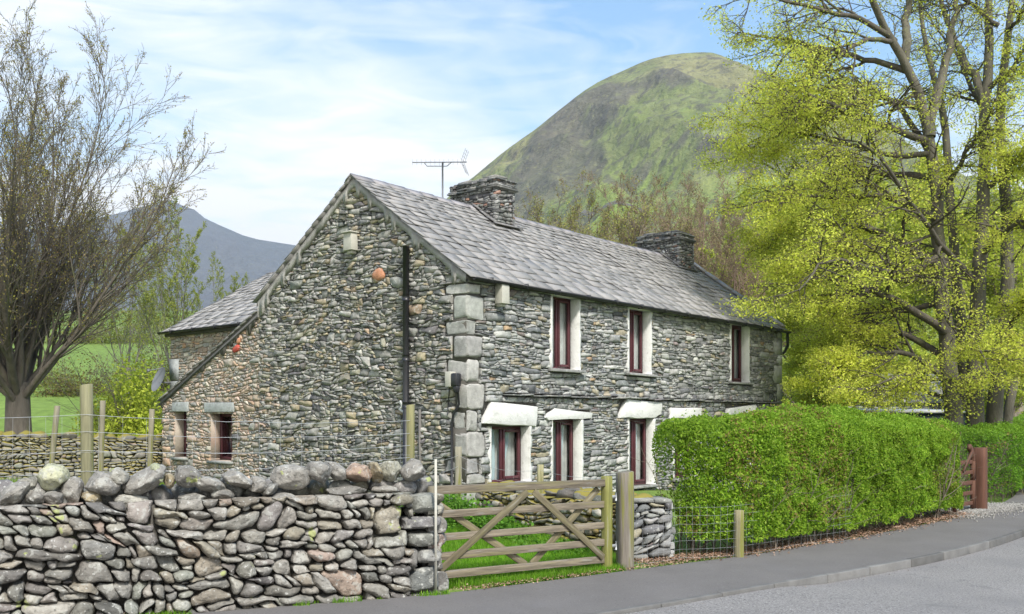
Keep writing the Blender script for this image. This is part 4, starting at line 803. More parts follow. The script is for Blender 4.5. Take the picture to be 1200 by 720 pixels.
# ---------------------------------------------------------------- timber: gate, posts, wire
def post(name, loc, r, h, top_tilt=0, lean=(0, 0), m='postwood', col=(.20, .18, .135), sq=False, seed=0, parent=None, sub=.25):
    mb = MB(); n = 4 if sq else 12; rr = np.random.default_rng(seed); lv = np.linspace(-sub, h, 7); th = (np.arange(16) + .5) * 2 * math.pi / 16
    rad = r * (np.maximum(np.abs(np.cos(th)), np.abs(np.sin(th))) ** -1 * .90 if sq else 1 + .04 * np.sin(3 * th + seed))
    V = []
    for z in lv: V.append(np.c_[rad * np.cos(th) * (1 + rr.normal(0, .012)) + lean[0] * max(z, 0), rad * np.sin(th) + lean[1] * max(z, 0), np.full(16, z) + (np.cos(th) * top_tilt * r if z == h else 0)])
    V.append(V[-1] * [.9, .9, 1] + [lean[0] * h * .1, lean[1] * h * .1, r * .10]); j = np.arange(16); j2 = (j + 1) % 16
    mb.add(np.vstack(V), quads=np.concatenate([np.stack([i * 16 + j, i * 16 + j2, (i + 1) * 16 + j2, (i + 1) * 16 + j], -1) for i in range(7)]), col=col); mb.poly.append([7 * 16 + i for i in range(16)])
    return mb.build(name, M[m], parent, loc=loc)
GA, GB = np.array([-.86, 9.96]), np.array([1.115, 11.2]); gd = GB - GA; GL = np.linalg.norm(gd); ga = math.atan2(gd[1], gd[0])
gate = thing('field_gate', 'weathered five-bar timber gate with crossed braces, closed between wall and broad post', 'gate', (GA[0], GA[1], 0), ga)
rng = np.random.default_rng(12); gc = lambda: np.array([.165, .14, .105]) * rng.uniform(.85, 1.15)
for z, h in ((1.05, .085), (.795, .078), (.55, .078), (.350, .078), (.153, .08)):
    mb = MB(); mb.box((GL / 2 + (.03 if z > 1 else -.01), 0, z), (GL + (.06 if z > 1 else -.06), .045 if z < 1 else .075, h), col=gc(), jit=.004, rng=rng); mb.build('rail', M['timber'], gate, bevel=.006)
def brace(a, b, y):
    a = np.array(a); b = np.array(b); L = np.linalg.norm(b - a); an = math.atan2(b[1] - a[1], b[0] - a[0]); mb = MB(); mb.box((0, 0, 0), (L, .024, .075), col=gc() * [1.0, 1.02, .85])
    o = mb.build('brace', M['timber'], gate, bevel=.004, loc=((a[0] + b[0]) / 2, y, (a[1] + b[1]) / 2)); o.rotation_euler = (0, -an, 0)
mid = GL * .565
brace((.04, .17), (mid - .12, .99), -.036); brace((mid - .04, .99), (GL - .08, .18), -.036); brace((.02, .96), (mid - .10, .17), .036); brace((mid - .02, .17), (GL - .10, .98), .036)
o = post('hanging_stile', (GL, 0, 0), .062, 1.12, m='postwood', col=(.19, .19, .06), sq=True, seed=2, parent=gate, sub=-.06); o.rotation_euler = (0, 0, .2)
o = post('stile', (.02, 0, 0), .045, 1.09, m='postwood', sq=True, seed=3, parent=gate, sub=-.1)
for z in (.30, .88): mb = MB(); mb.box((GL + .06, -.01, z), (.14, .018, .035)); tubes(mb, np.array([(GL + .13, -.01, z - .05), (GL + .13, -.01, z + .05)]), [.012] * 2, 6, cap=True); mb.build('hinge', M['metal'], gate)
tag(post('gatepost', (1.345, 11.33, 0), .100, 1.16, sq=True, seed=5, col=(.17, .15, .125), top_tilt=.1), 'broad weathered timber gatepost with a mossy face, wrapped with fence wire', 'post').rotation_euler = (0, 0, .35)
mb = MB(); mb.box((0, 0, .69), (.024, .004, 1.40)); mb.box((.010, .013, .69), (.004, .022, 1.40)); o = tag(mb.build('metal_stake', M['boxw'], loc=(-.775, 9.66, 0)), 'thin pale metal stake standing against the end of the stone wall', 'stake')

def wire(mb, a, b, r=.0022, sag=.03, n=10, wob=.0, seed=0):
    t = np.linspace(0, 1, n)[:, None]; rr = np.random.default_rng(seed); P = np.array(a) * (1 - t) + np.array(b) * t; P[:, 2] -= sag * 4 * (t * (1 - t))[:, 0]; P = P + rr.normal(0, wob, P.shape) * (t * (1 - t) > 0); tubes(mb, P, np.full(n, r), 4)
# fence behind the wall
fen = thing('wire_fence', 'wire stock fence on round wooden posts just behind the roadside stone wall', 'fence', (0, 0, 0))
F0, F1, F2 = at(-130, 500, 8.9), at(104, 0, 9.35), at(481, 0, 10.75)
post('fence_post', (F1[0], F1[1], .2), .06, 1.93, top_tilt=.15, lean=(-.012, 0), seed=11, col=(.21, .20, .12), parent=fen, sub=.5)
post('fence_post', (F2[0], F2[1], .2), .047, pz2(475, 10.75) - .2, top_tilt=.1, seed=12, col=(.21, .20, .10), parent=fen, sub=.5)
post('fence_post', (F0[0], F0[1], .2), .055, 1.9, seed=13, parent=fen, sub=.5)
PW = [486, 506, 528, 552]; PW2 = [493, 508, 522, 536]; P0w = [490, 512, 536, 562]
for k in range(4):
    mb = MB(); z0, z1, z2 = pz2(P0w[k], F0[1]), pz2(PW[k], F1[1]), pz2(PW2[k], F2[1])
    wire(mb, (F0[0], F0[1] - .06, z0), (F1[0], F1[1] - .065, z1), .0021, .02, seed=k); wire(mb, (F1[0], F1[1] - .065, z1), (F2[0], F2[1] - .055, z2), .0021, .05, n=16, wob=.004, seed=k + 9); mb.build('wire', M['metal'], fen)
mb = MB(); zt0, zb0 = pz2(486, F1[1]), .75
for a_, b_, za, zb_, n in ((F0, F1, pz2(P0w[0], F0[1]), pz2(PW[0], F1[1]), 12), (F1, F2, pz2(PW[0], F1[1]), pz2(PW2[0], F2[1]) - .04, 15)):
    for k in range(n):
        t = (k + .5) / n; p = a_ * (1 - t) + b_ * t; zt_ = za * (1 - t) + zb_ * t - .02; tubes(mb, np.array([(p[0], p[1] - .06, zt_), (p[0] + rng.normal(0, .008), p[1] - .06, .72)]), [.0011] * 2, 4)
    for q in (.62, .80): tubes(mb, np.array([(a_[0], a_[1] - .06, za * q), (b_[0], b_[1] - .06, zb_ * q)]), [.0011] * 2, 4)
mb.build('netting', M['metal'], fen)
gf = thing('garden_fence', 'slack wire fence on two wooden posts behind the gate, before the ground-floor windows', 'fence', (0, 0, 0))
Q = [(*at(481, 0, 10.8)[:2], .3), (*at(537, 0, 15.1)[:2], .3), (*at(632, 0, 13.9)[:2], .25), (1.40, 11.5, 0)]
post('fence_post', Q[1], .055, pz2(524, 15.1) - .3, seed=21, col=(.27, .25, .19), parent=gf); post('fence_post', Q[2], .048, pz2(545, 13.9) - .25, seed=22, col=(.30, .28, .16), lean=(.02, 0), parent=gf)
for k, hz in enumerate(((1.42, 1.22, 1.05, 1.08), (1.25, 1.05, .88, .9))):
    mb = MB(); wire(mb, (*Q[0][:2], hz[0]), (*Q[1][:2], hz[1]), .0025, .08); wire(mb, (*Q[1][:2], hz[1]), (*Q[2][:2], hz[2]), .0022, .10, seed=3); wire(mb, (*Q[2][:2], hz[2]), (*Q[3][:2], hz[3]), .0022, .05, seed=3); mb.build('wire', M['metal'], gf)
mb = MB()
for k in range(5): t = (k + .5) / 5; p = np.array(Q[1]) * (1 - t) + np.array(Q[2]) * t; tubes(mb, np.array([(p[0], p[1], 1.12 - .07 * t), (p[0], p[1], .9)]), [.0011] * 2, 4)
mb.build('netting', M['metal'], gf)
bf = thing('field_fence', 'leaning old fence posts and thin wire in front of the mossy field wall', 'fence', (0, 0, 0))
for k, (px, top, Y, ln) in enumerate(((-40, 480, 17.0, 0), (56, 476, 17.5, .10), (117, 470, 18, .03), (174, 480, 18.6, .04))):
    X = px2(px, Y); post('fence_post', (X, Y, .3), .05, pz2(top, Y) - .3, lean=(ln, 0), seed=30 + k, col=(.22, .20, .15), parent=bf)
for z in (1.25, .95): mb = MB(); wire(mb, (px2(-40, 17), 17, z), (px2(174, 18.6), 18.6, z + .05), .003, .03, n=14, wob=.01); mb.build('wire', M['metal'], bf)
# netting along the foot of the hedge
nf = thing('hedge_netting', 'wire netting and a short timber post at the foot of the clipped hedge', 'fence', (0, 0, 0))
FE = [(1.42, 11.36), (2.1, 11.92), (2.93, 12.22), (3.9, 13.15), (5.0, 14.0)]
post('fence_post', (2.92, 12.24, 0), .062, .62, seed=41, col=(.22, .20, .12), parent=nf)
for k in range(7):
    mb = MB(); z = .06 + k * .105
    for a_, b_ in zip(FE[:-1], FE[1:]): wire(mb, (*a_, z), (*b_, z), .0011, .012, n=6, wob=.004, seed=k)
    mb.build('wire', M['metal'], nf)
mb = MB()
for a_, b_ in zip(FE[:-1], FE[1:]):
    for k in range(9): t = k / 9; p = np.array(a_) * (1 - t) + np.array(b_) * t; tubes(mb, np.array([(p[0], p[1], .03), (p[0] + rng.normal(0, .01), p[1], .72)]), [.0009] * 2, 4)
mb.build('netting', M['metal'], nf)

# entrance gate in the hedge
EP = np.array([9.22, 18.75]); ed = norm(np.array([8.25, 17.75]) - EP); ea = math.atan2(ed[1], ed[0])
tag(post('entrance_post', (EP[0], EP[1], 0), .13, 1.22, m='redwood', sq=True, seed=51, col=(.1, .03, .02)), 'square reddish-brown gatepost at the gravelled opening in the hedge', 'post').rotation_euler = (0, 0, ea)
eg = thing('entrance_gate', 'reddish-brown timber gate with a curved heel, hung on the square brown post', 'gate', (EP[0] + ed[0] * .22 - .02, EP[1] + ed[1] * .22 + .06, 0), ea)
mb = MB(); th = np.linspace(0, 1, 9); P = [(0.03, 0, .06), (0.03, 0, .6), (.03, 0, .98)] + [(.03 + .22 * t ** 1.6, 0, .98 + .34 * t - .06 * t * t) for t in th[1:]]
for a_, b_ in zip(P[:-1], P[1:]):
    a_, b_ = np.array(a_), np.array(b_); v = b_ - a_; L = np.linalg.norm(v); an = math.atan2(v[0], v[2]); mb.box((a_ + b_) / 2, (.105, .07, L + .012), rot=roty(an))
mb.build('heel_stile', M['redwood'], eg)
for z in (.16, .36, .56, .76, .96): mb = MB(); mb.box((.55, 0, z), (.96, .03, .075)); mb.build('rail', M['redwood'], eg, bevel=.004)
mb = MB(); mb.box((.40, .03, .98), (.62, .03, .07), rot=roty(R(38))); mb.build('brace', M['redwood'], eg)
mb = MB(); mb.box((1.03, 0, .54), (.08, .06, 1.0)); mb.build('stile', M['redwood'], eg)
for z in (.93, .26): mb = MB(); mb.box((.10 if z > .5 else -.03, -.045, z), (.46 if z > .5 else .2, .012, .045)); mb.build('hinge', M['metal'], eg)
mb = MB(); gp = np.array([(8.35, 17.25), (9.1, 18.3), (9.9, 19.05), (10.7, 19.9), (9.8, 20.1), (9.3, 19.4), (8.3, 18.6), (7.9, 17.9)]); r = np.random.default_rng(4); mb.ngon(np.c_[gp, np.full(len(gp), .031)]); structure(mb.build('gravel_path', M['gravel']))
mb = MB(); n = 2600; t = r.random(n); a_ = np.array([8.0, 17.2]); b_ = np.array([10.4, 19.7]); P = a_ + (b_ - a_) * t[:, None] + r.normal(0, .28, (n, 2)); 
for p in P: mb.box((p[0], p[1], .035), r.uniform(.008, .022, 3), rot=rotz(r.uniform(0, 3)), col=np.array([.30, .29, .27]) * r.uniform(.6, 1.3))
tag(mb.build('gravel', M['litter']), 'pale loose gravel spilling from the opening', 'gravel', kind='stuff')

# ---------------------------------------------------------------- buildings glimpsed behind the hedge
sh = thing('garden_shed', 'low dark green boarded shed behind the hedge beside the beech trunks', 'shed', (10.9, 27.6, 0), .25)
mb = MB(); mb.box((1.1, .9, 1.0), (3.2, 1.8, 2.0)); mb.build('wall', M['shed'], sh)
mb = MB(); mb.box((1.1, .9, 2.04), (3.4, 2.0, .07), rot=rotx(.04)); mb.build('roof', M['slate'], sh)
mb = MB(); mb.box((.9, -.02, .9), (.8, .05, 1.7)); mb.build('door', M['black'], sh)
bn = thing('stone_barn', 'grey stone barn with a slate roof glimpsed through the low beech branches', 'barn', (12.2, 35, 0), .1)
mb = MB(); mb.box((2.8, 2, 1.2), (5.6, 4, 2.4)); mb.prism([(0, .05, 2.4), (0, 3.95, 2.4), (0, 2, 3.5)], (5.6, 0, 0)); mb.build('core', M['mortar'], bn)
mb = MB(); rubble(mb, O=(0, 0, 0), U=X3, V=Z3, W=-Y3, box=(0, 5.6, .5, 2.4), hs=(.08, .25), N=10, depth=.05, pal=pal_front, seed=3); mb.build('stonework', M['house'], bn)
mb = MB(); rng = np.random.default_rng(6); slates(mb, (-.1, -.15, 2.36), (1, 0, 0), (0, 2, 1.1), 5.8, 2.45, rng, e0=.3, e1=.2); slates(mb, (-.1, 4.15, 2.36), (1, 0, 0), (0, -2, 1.1), 5.8, 2.45, rng, e0=.4); mb.build('roof', M['slate'], bn)
mb = MB(); mb.box((1.6, -.0, 1.5), (.7, .12, .9)); mb.build('window', M['frame'], bn)
# ---------------------------------------------------------------- foliage and trees
def level(p0, d0, L, K, wob, trop, rng, flat=0.0, cur=0.0):
    """grow M curved branches at once; trop bends them up (or down), flat levels them out"""
    p = np.array(p0, float); d = norm(np.array(d0, float)); step = (np.asarray(L) / K)[:, None]; P = [p.copy()]
    for i in range(K):
        d = d + rng.normal(0, wob, d.shape); d[:, 2] += trop; d[:, 2] *= (1 - flat); d = norm(d); p = p + d * step; P.append(p.copy())
    return np.stack(P, 1)
def taper(r0, K, end=.35, pw=1.0): t = np.linspace(0, 1, K + 1)[None]; return np.asarray(r0)[:, None] * (1 - (1 - end) * t ** pw)
def children(P, Rd, nch, f0, f1, ang, rng, lr, L, rr=.6, jit=.25, up=0.0):
    M_, K, _ = P.shape; f = f0 + (f1 - f0) * (np.arange(nch)[None] + rng.uniform(0, 1, (M_, nch))) / nch; x = f * (K - 1); i = np.minimum(x.astype(int), K - 2); w = (x - i)[..., None]; m = np.arange(M_)[:, None]
    p = P[m, i] * (1 - w) + P[m, i + 1] * w; t = norm(P[m, i + 1] - P[m, i]); r = Rd[m, i] * (1 - w[..., 0]) + Rd[m, i + 1] * w[..., 0]
    q = norm(rng.normal(size=t.shape)); q = norm(q - (q * t).sum(-1, keepdims=True) * t); a = ang * rng.uniform(.7, 1.3, f.shape)[..., None]; d = t * np.cos(a) + q * np.sin(a); d[..., 2] += up; d = norm(d)
    Lc = np.asarray(L)[:, None] * lr * (1.15 - .65 * f) * rng.uniform(1 - jit, 1 + jit, f.shape)
    return p.reshape(-1, 3), d.reshape(-1, 3), Lc.ravel(), (r * rr).ravel()
def polyres(pts, K):
    P = np.array(pts, float); d = np.r_[0, np.cumsum(np.linalg.norm(np.diff(P, axis=0), axis=1))]; t = np.linspace(0, d[-1], K + 1); Q_ = np.stack([np.interp(t, d, P[:, i]) for i in range(3)], 1)
    for _ in range(2): Q_[1:-1] = (Q_[:-2] + 2 * Q_[1:-1] + Q_[2:]) / 4
    return Q_, d[-1]
def leafpts(P, n, rng, spread, f0=.0):
    M_, K, _ = P.shape; m = rng.integers(0, M_, n); x = (f0 + (1 - f0) * rng.random(n)) * (K - 1); i = np.minimum(x.astype(int), K - 2); w = (x - i)[:, None]
    return P[m, i] * (1 - w) + P[m, i + 1] * w + rng.normal(0, 1, (n, 3)) * spread
def lcol(rng, n, cols, w=None, P=None, s=1.2):
    c = np.array(cols); k = rng.choice(len(c), n, p=None if w is None else np.array(w) / sum(w)); r = c[k] * rng.uniform(.75, 1.25, (n, 1))
    if P is not None: r = r * (.72 + .56 * fbm(P * s, 3, 5))[:, None]
    return r
BK = np.array([.16, .145, .12])

# left: big bare-branched tree breaking into bud
def bare_tree(root, seed, H, stems, spread, lens, nch, leaf_n, leaf_s, cols, bark=BK, r0=.30, trunk_h=1.9, trop=.035, ang=(.50, .55, .65), base=(0, 0), elev=(48, 84), right=0.0, sides=(8, 5, 4, 3), twig=.0045, leafspread=.03):
    r = np.random.default_rng(seed); tr = MB(); tk, _ = polyres([(0, 0, -.4), (.03, 0, .5), (base[0] * .3, base[1] * .3, trunk_h * .6), (base[0] * .6, 0, trunk_h + .3)], 8)
    fl = 1 + .55 * np.exp(-np.linspace(0, 5, 9)); tubes(tr, tk, r0 * fl * np.linspace(1.1, .85, 9), 14, col=bark)
    az = (np.arange(stems) + r.uniform(-.3, .3, stems)) * 2 * math.pi / stems; el = np.radians(r.uniform(elev[0], elev[1], stems)); el[0] = R(86)
    d0 = np.stack([np.cos(az) * np.cos(el), np.sin(az) * np.cos(el), np.sin(el)], -1); p0 = tk[-2][None] + d0 * .05 + np.c_[r.normal(0, .05, (stems, 2)), r.uniform(-.6, .0, stems)]
    L = lens[0] * r.uniform(.8, 1.1, stems); L = L * (.60 + .40 * np.sin(el) ** 2); L[0] = lens[0]; K = (12, 8, 6, 4)
    A = level(p0, d0, L, K[0], .035, trop, r); Ra = taper(np.full(stems, r0 * .40) * r.uniform(.6, 1.1, stems), K[0], .08, .55); tubes(tr, A, Ra, sides[0], col=bark)
    b = children(A, Ra, nch[0], .10, .98, ang[0], r, lens[1], L, .55, up=.22); B = level(*b[:3], K[1], .05, trop, r); Rb = taper(np.maximum(b[3], .012), K[1], .2); tubes(tr, B, Rb, sides[1], col=bark)
    c = children(B, Rb, nch[1], .12, 1.0, ang[1], r, lens[2], b[2], .55, up=.08); C_ = level(*c[:3], K[2], .08, trop, r); Rc = taper(np.maximum(c[3], .0075), K[2], .35); tubes(tr, C_, Rc, sides[2], col=bark)
    d = children(C_, Rc, nch[2], .15, 1.0, ang[2], r, lens[3], c[2], .6, up=.05); D_ = level(*d[:3], K[3], .09, trop, r); Rd = taper(np.full(len(d[2]), twig), K[3], .6); tubes(tr, D_, Rd, sides[3], col=bark * 1.15)
    tr.build('trunk', M['bark'], root, smooth=True)
    if leaf_n:
        lv = MB(); n1 = int(leaf_n * .8); P = np.vstack([leafpts(D_, n1, r, leafspread, .2), leafpts(C_, leaf_n - n1, r, leafspread, .4)]); leaves(lv, P, leaf_s, r, lcol(r, len(P), *cols, P=P, s=.6)); lv.build('crown', M['leaf'], root)
    return root
lt = thing('sycamore_tree', 'large many-stemmed tree with bare branches just breaking bud beyond the mossy wall', 'tree', (-13.5, 26.0, .3))
bare_tree(lt, 3, 12, 20, 0, (9.0, .42, .42, .46), (15, 10, 6), 60000, .05, ([(.38, .33, .08), (.34, .33, .08), (.36, .25, .10), (.24, .18, .08)], [4, 4, 2, 2]), r0=.34, trunk_h=2.2, trop=.016, elev=(38, 82), bark=np.array([.125, .108, .09]), twig=.0055)
# slim tree between it and the cottage
GRN = ([(.30, .34, .06), (.34, .36, .08), (.22, .27, .05)], [3, 3, 2])
st = thing('birch_tree', 'slim tree with sparse pale green leaves just left of the cottage rear wing', 'tree', (px2(205, 36), 36, 1.0))
bare_tree(st, 8, 9, 5, 0, (6.6, .34, .45, .5), (10, 6, 4), 15000, .065, GRN, r0=.15, trunk_h=2.2, elev=(58, 84), bark=np.array([.17, .16, .14]), twig=.006)
s2 = dup(st, (px2(150, 40), 40, 1.6), 2.1, .95, 'slim pale green tree standing behind the big bare tree and the light green bush'); s3 = dup(st, (px2(258, 44), 44, 2), 4.0, .8, 'small leafy tree partly hidden behind the cottage rear wing roof')
# bushes left of the house
def bush(name, label, loc, size, n, ls, cols, seed, stems=30, group=None, cat='bush', dens=.5):
    r = np.random.default_rng(seed); root = thing(name, label, cat, loc, 0, group); k = max(6, int(size[0] * size[2] * 3)); c = norm(r.normal(size=(k, 3))) * r.uniform(.1, .72, (k, 1)); c[:, 2] = np.abs(c[:, 2]) * 1.0
    rr = r.uniform(.22, .42, k); m = r.integers(0, k, n); q = norm(r.normal(size=(n, 3))) * r.uniform(.35, 1.05, (n, 1)) ** .6 * rr[m][:, None]; P = (c[m] + q) * np.array([size[0] / 2, size[1] / 2, size[2]]) ; P[:, 2] = np.abs(P[:, 2]) * .95 + .05
    mb = MB(); leaves(mb, P, ls, r, lcol(r, n, *cols, P=P, s=1.3), up=.3); mb.build('foliage', M['leaf'], root)
    tb = MB(); az = r.uniform(0, 6.3, stems); d = np.stack([np.cos(az) * size[0] / 2 * .7, np.sin(az) * size[1] / 2 * .7, size[2] * r.uniform(.7, 1.0, stems)], -1); L = np.linalg.norm(d, axis=1); A = level(np.c_[r.normal(0, .12, (stems, 2)), np.full(stems, -.1)], d, L, 7, .12, .0, r); Ra = taper(np.full(stems, .018), 7, .25); tubes(tb, A, Ra, 4, col=BK)
    b = children(A, Ra, 6, .3, 1, .7, r, .4, L, .6); tubes(tb, level(*b[:3], 4, .12, .02, r), taper(np.maximum(b[3], .005), 4, .5), 3, col=BK); tb.build('stem', M['bark'], root); return root
YG = ([(.46, .54, .07), (.52, .58, .09), (.38, .46, .06)], [3, 3, 2])
bush('hazel_bush', 'bright light-green bush behind the field wall next to the lean-to', (px2(150, 28), 28, .3), (4.8, 3, 3.9), 18000, .11, YG, 1)
bush('hazel_bush', 'smaller light-green bush against the corner of the rear wing', (px2(186, 29), 29, .3), (1.9, 2, 2.6), 5000, .10, YG, 2)
bush('hawthorn_bush', 'broad olive-brown bush on the slope behind the big bare tree', (px2(95, 48), 48, 2.0), (8, 4, 3.4), 12000, .13, ([(.20, .20, .05), (.24, .26, .06), (.18, .13, .06)], [3, 2, 2]), 3)
bush('hawthorn_bush', 'yellow-green bush on the slope left of the slim trees', (px2(15, 52), 52, 2.4), (9, 4, 3.6), 10000, .15, ([(.26, .32, .06), (.20, .24, .05)], [3, 2]), 4)
bush('hawthorn_bush', 'dark olive bush low behind the slim trees beside the rear wing', (px2(205, 50), 50, 2.4), (8, 4, 4.4), 12000, .14, ([(.16, .17, .05), (.20, .24, .05), (.17, .12, .06)], [3, 2, 2]), 5)
bush('hawthorn_bush', 'pale green bush highest on the slope at left', (px2(120, 85), 85, 6.5), (18, 6, 6.5), 9000, .26, ([(.24, .30, .06), (.20, .22, .06)], [3, 2]), 6)

# the wood behind the house: three grown prototypes, each tree its own object
BR = ([(.30, .23, .13), (.29, .26, .12), (.33, .31, .13)], [3, 2, 2]); OL = ([(.32, .33, .09), (.38, .37, .11), (.28, .23, .10)], [3, 3, 2])
pro = []
for k, (cl, nm, lb) in enumerate(((OL, 'oak_tree', 'o'), (BR, 'alder_tree', 'b'), (YG, 'beech_sapling', 'y'))):
    t = thing(nm, '', 'tree', (0, 0, 0)); bare_tree(t, 60 + k, 9, 11, 0, (7.0, .36, .42, .45), (9, 7, 5), (14000, 26000, 26000)[k], (.09, .065, .14)[k], cl, r0=.22, trunk_h=2.6, elev=(35, 80), bark=np.array([.20, .165, .14]) if k != 1 else np.array([.22, .15, .125]), twig=.012, leafspread=.08); pro.append(t)
gp = 'trees of the wood behind the cottage roof'
WD = [  # kind, px, distance, height of the top in px, label
 (0, 612, 50, 236, 'olive budding tree right behind the left chimney'), (0, 652, 56, 222, 'thin olive tree in the gap between the two chimneys, nearest the left one'), (0, 690, 60, 215, 'tallest olive bare-branched tree above the middle of the cottage roof'),
 (0, 735, 54, 222, 'olive-brown tree just left of the right chimney'), (1, 775, 58, 222, 'brown twiggy tree directly above the right chimney'), (1, 822, 50, 240, 'reddish-brown bare tree just right of the right chimney'), (1, 862, 46, 262, 'reddish-brown tree between the cottage roof end and the beech'), (1, 800, 70, 215, 'grey-brown tree farthest back above the right chimney'),
 (2, 880, 62, 235, 'yellow-green young tree behind the brown trees at the end of the roof'), (2, 930, 52, 250, 'yellow-green tree behind the far gable'), (2, 985, 48, 235, 'yellow-green tree behind the barn, left of the beech trunks'), (2, 1045, 56, 200, 'broad yellow-green tree far behind the beech trunks'), (2, 1120, 50, 190, 'yellow-green tree directly behind the beech trunks'), (2, 1190, 46, 210, 'yellow-green tree at the right edge behind the beech'),
 (2, 905, 40, 400, 'low yellow-green tree close behind the far end of the cottage'), (2, 960, 38, 390, 'low yellow-green tree behind the barn end'), (2, 1180, 34, 380, 'low yellow-green tree at the right edge behind the second hedge'), (2, 1080, 40, 370, 'low yellow-green tree between the barn and the beech trunks'), (1, 560, 58, 262, 'brownish tree mostly hidden behind the left chimney')]
used = set(); rr_ = np.random.default_rng(2)
for k, px, Y, top, lb in WD:
    X = px2(px, Y); z = float(gz(X, Y)); h = pz2(top, Y) - z; s_ = h / 9.8
    if k not in used: used.add(k); o = pro[k]; o.location = (X, Y, z); o.rotation_euler = (0, 0, rr_.uniform(0, 6)); o.scale = (s_ * (1.15 if h > 6 else 1.5),) * 2 + (s_,); o['label'] = lb; o['group'] = gp
    else: o = dup(pro[k], (X, Y, z), rr_.uniform(0, 6), s_, lb, gp); o.scale = (s_ * (1.15 if h > 6 else 1.5),) * 2 + (s_,)

# right: the great beech, several trunks, limbs traced from the photograph at their own distances
be = thing('beech_tree', 'great multi-stemmed beech with fresh yellow-green leaves towering behind the hedge', 'tree', (12.0, 24.6, 0)); BO = np.array([12.0, 24.6, 0])
stems_ = [([(1120, 600, 24.3), (1118, 486, 24.3), (1107, 361, 24.3), (1095, 229, 24.2), (1087, 139, 24.1), (1073, 90, 24), (1049, 49, 23.8), (1021, 5, 23.5), (1000, -45, 23)], .25),
 ([(1142, 600, 24.5), (1143, 486, 24.5), (1146, 333, 24.6), (1153, 222, 24.8), (1158, 104, 25), (1153, 55, 25.2), (1166, -10, 25.3), (1172, -130, 25.3)], .24),
 ([(1160, 600, 24.9), (1164, 486, 24.9), (1180, 389, 24.9), (1181, 278, 25), (1178, 167, 25), (1165, 118, 25.2), (1180, 40, 25.5), (1200, -90, 26)], .22),
 ([(1170, 600, 25.6), (1178, 490, 25.6), (1210, 380, 25.8), (1218, 290, 25.9), (1222, 210, 26)], .15),
 ([(1130, 480, 25.2), (1122, 330, 25.6), (1116, 229, 25.8), (1108, 130, 26), (1085, 60, 26.3), (1075, -30, 26.5)], .17),
 ([(1087, 160, 24.1), (1100, 100, 24.2), (1118, 40, 24.4), (1130, -50, 24.5)], .14), ([(1153, 120, 25), (1130, 70, 25.6), (1105, 20, 26), (1095, -60, 26)], .12), ([(1060, 70, 23.9), (1062, 20, 24.2), (1070, -60, 24.4)], .12)]
limbs = [([(1088, 165), (1028, 149), (987, 128), (945, 104), (908, 88)], 24.1, 21.5, .10), ([(1062, 83), (1007, 69), (959, 59), (900, 44), (868, 40)], 24, 24.5, .09), ([(1092, 208), (1042, 201), (1000, 198), (959, 208), (905, 229)], 24.2, 26.5, .09),
 ([(1097, 257), (1049, 233), (994, 229), (940, 235), (890, 243)], 24.2, 22, .10), ([(1101, 312), (1049, 278), (994, 267), (935, 270), (900, 284)], 24.2, 24.8, .11), ([(1108, 389), (1049, 347), (994, 333), (945, 326), (915, 312)], 24.2, 22.2, .12),
 ([(1118, 430), (1077, 396), (1028, 375), (983, 382), (945, 410)], 24.3, 26.5, .11), ([(1112, 444), (1063, 417), (1014, 412), (990, 430), (965, 450)], 24.3, 23, .09), ([(1049, 49), (1000, 22), (955, 12), (905, -2), (860, 4)], 23.8, 22.4, .08), ([(1090, 180), (1050, 120), (1000, 100), (960, 102), (900, 135)], 24.3, 26.5, .09),
 ([(1100, 300), (1060, 320), (1010, 310), (970, 305), (935, 345)], 24.3, 20.6, .09), ([(1105, 350), (1060, 365), (1000, 365), (960, 360), (925, 380)], 24.3, 27.5, .09), ([(1146, 333), (1110, 300), (1070, 250), (1020, 170), (975, 160)], 24.6, 21, .09), ([(1153, 222), (1190, 180), (1230, 160)], 24.8, 23.5, .09),
 ([(1158, 104), (1190, 80), (1230, 30)], 25, 24, .08), ([(1150, 300), (1185, 260), (1230, 240)], 24.7, 22, .09), ([(1180, 389), (1215, 350), (1260, 340)], 24.9, 23, .09), ([(1146, 400), (1170, 420), (1200, 410), (1240, 420)], 24.6, 22.6, .08), ([(1107, 361), (1120, 380), (1150, 400), (1170, 440)], 24.2, 21.5, .06),
 ([(1095, 229), (1130, 190), (1150, 150), (1175, 110)], 24.2, 22, .08), ([(1160, 160), (1140, 110), (1120, 70), (1085, 25)], 25, 27.5, .08), ([(1049, 49), (1010, 50), (960, 90), (930, 130)], 23.8, 21.6, .07), ([(1085, 130), (1040, 110), (990, 80), (945, 60)], 24.1, 26.8, .08), ([(1100, 330), (1040, 330), (985, 300), (930, 200), (880, 175)], 24.3, 26.8, .09),
 ([(1118, 470), (1060, 455), (1010, 450), (950, 470)], 24.3, 26.5, .06), ([(1140, 440), (1100, 450), (1050, 440), (1000, 460)], 24.4, 22, .06), ([(1090, 180), (1030, 180), (965, 160), (905, 150), (862, 150)], 24.1, 24, .08), ([(1170, 30), (1130, 0), (1090, -10), (1040, -20)], 25, 24, .07), ([(1180, 40), (1200, 10), (1230, -20)], 25.5, 24, .07)]
rng = np.random.default_rng(21); tr = MB(); G1 = []; R1 = []; L1 = []
for pts, r0 in stems_:
    Q_, L = polyres([at(*p) - BO for p in pts], 16); Q_ += rng.normal(0, .04, Q_.shape); rad = r0 * (1 - .75 * np.linspace(0, 1, 17) ** 1.1); 
    if r0 > .19: rad[:3] *= [1.45, 1.2, 1.05]
    tubes(tr, Q_, rad, 12, col=(.125, .115, .09)); G1.append(Q_); R1.append(rad * .30); L1.append(5.5)
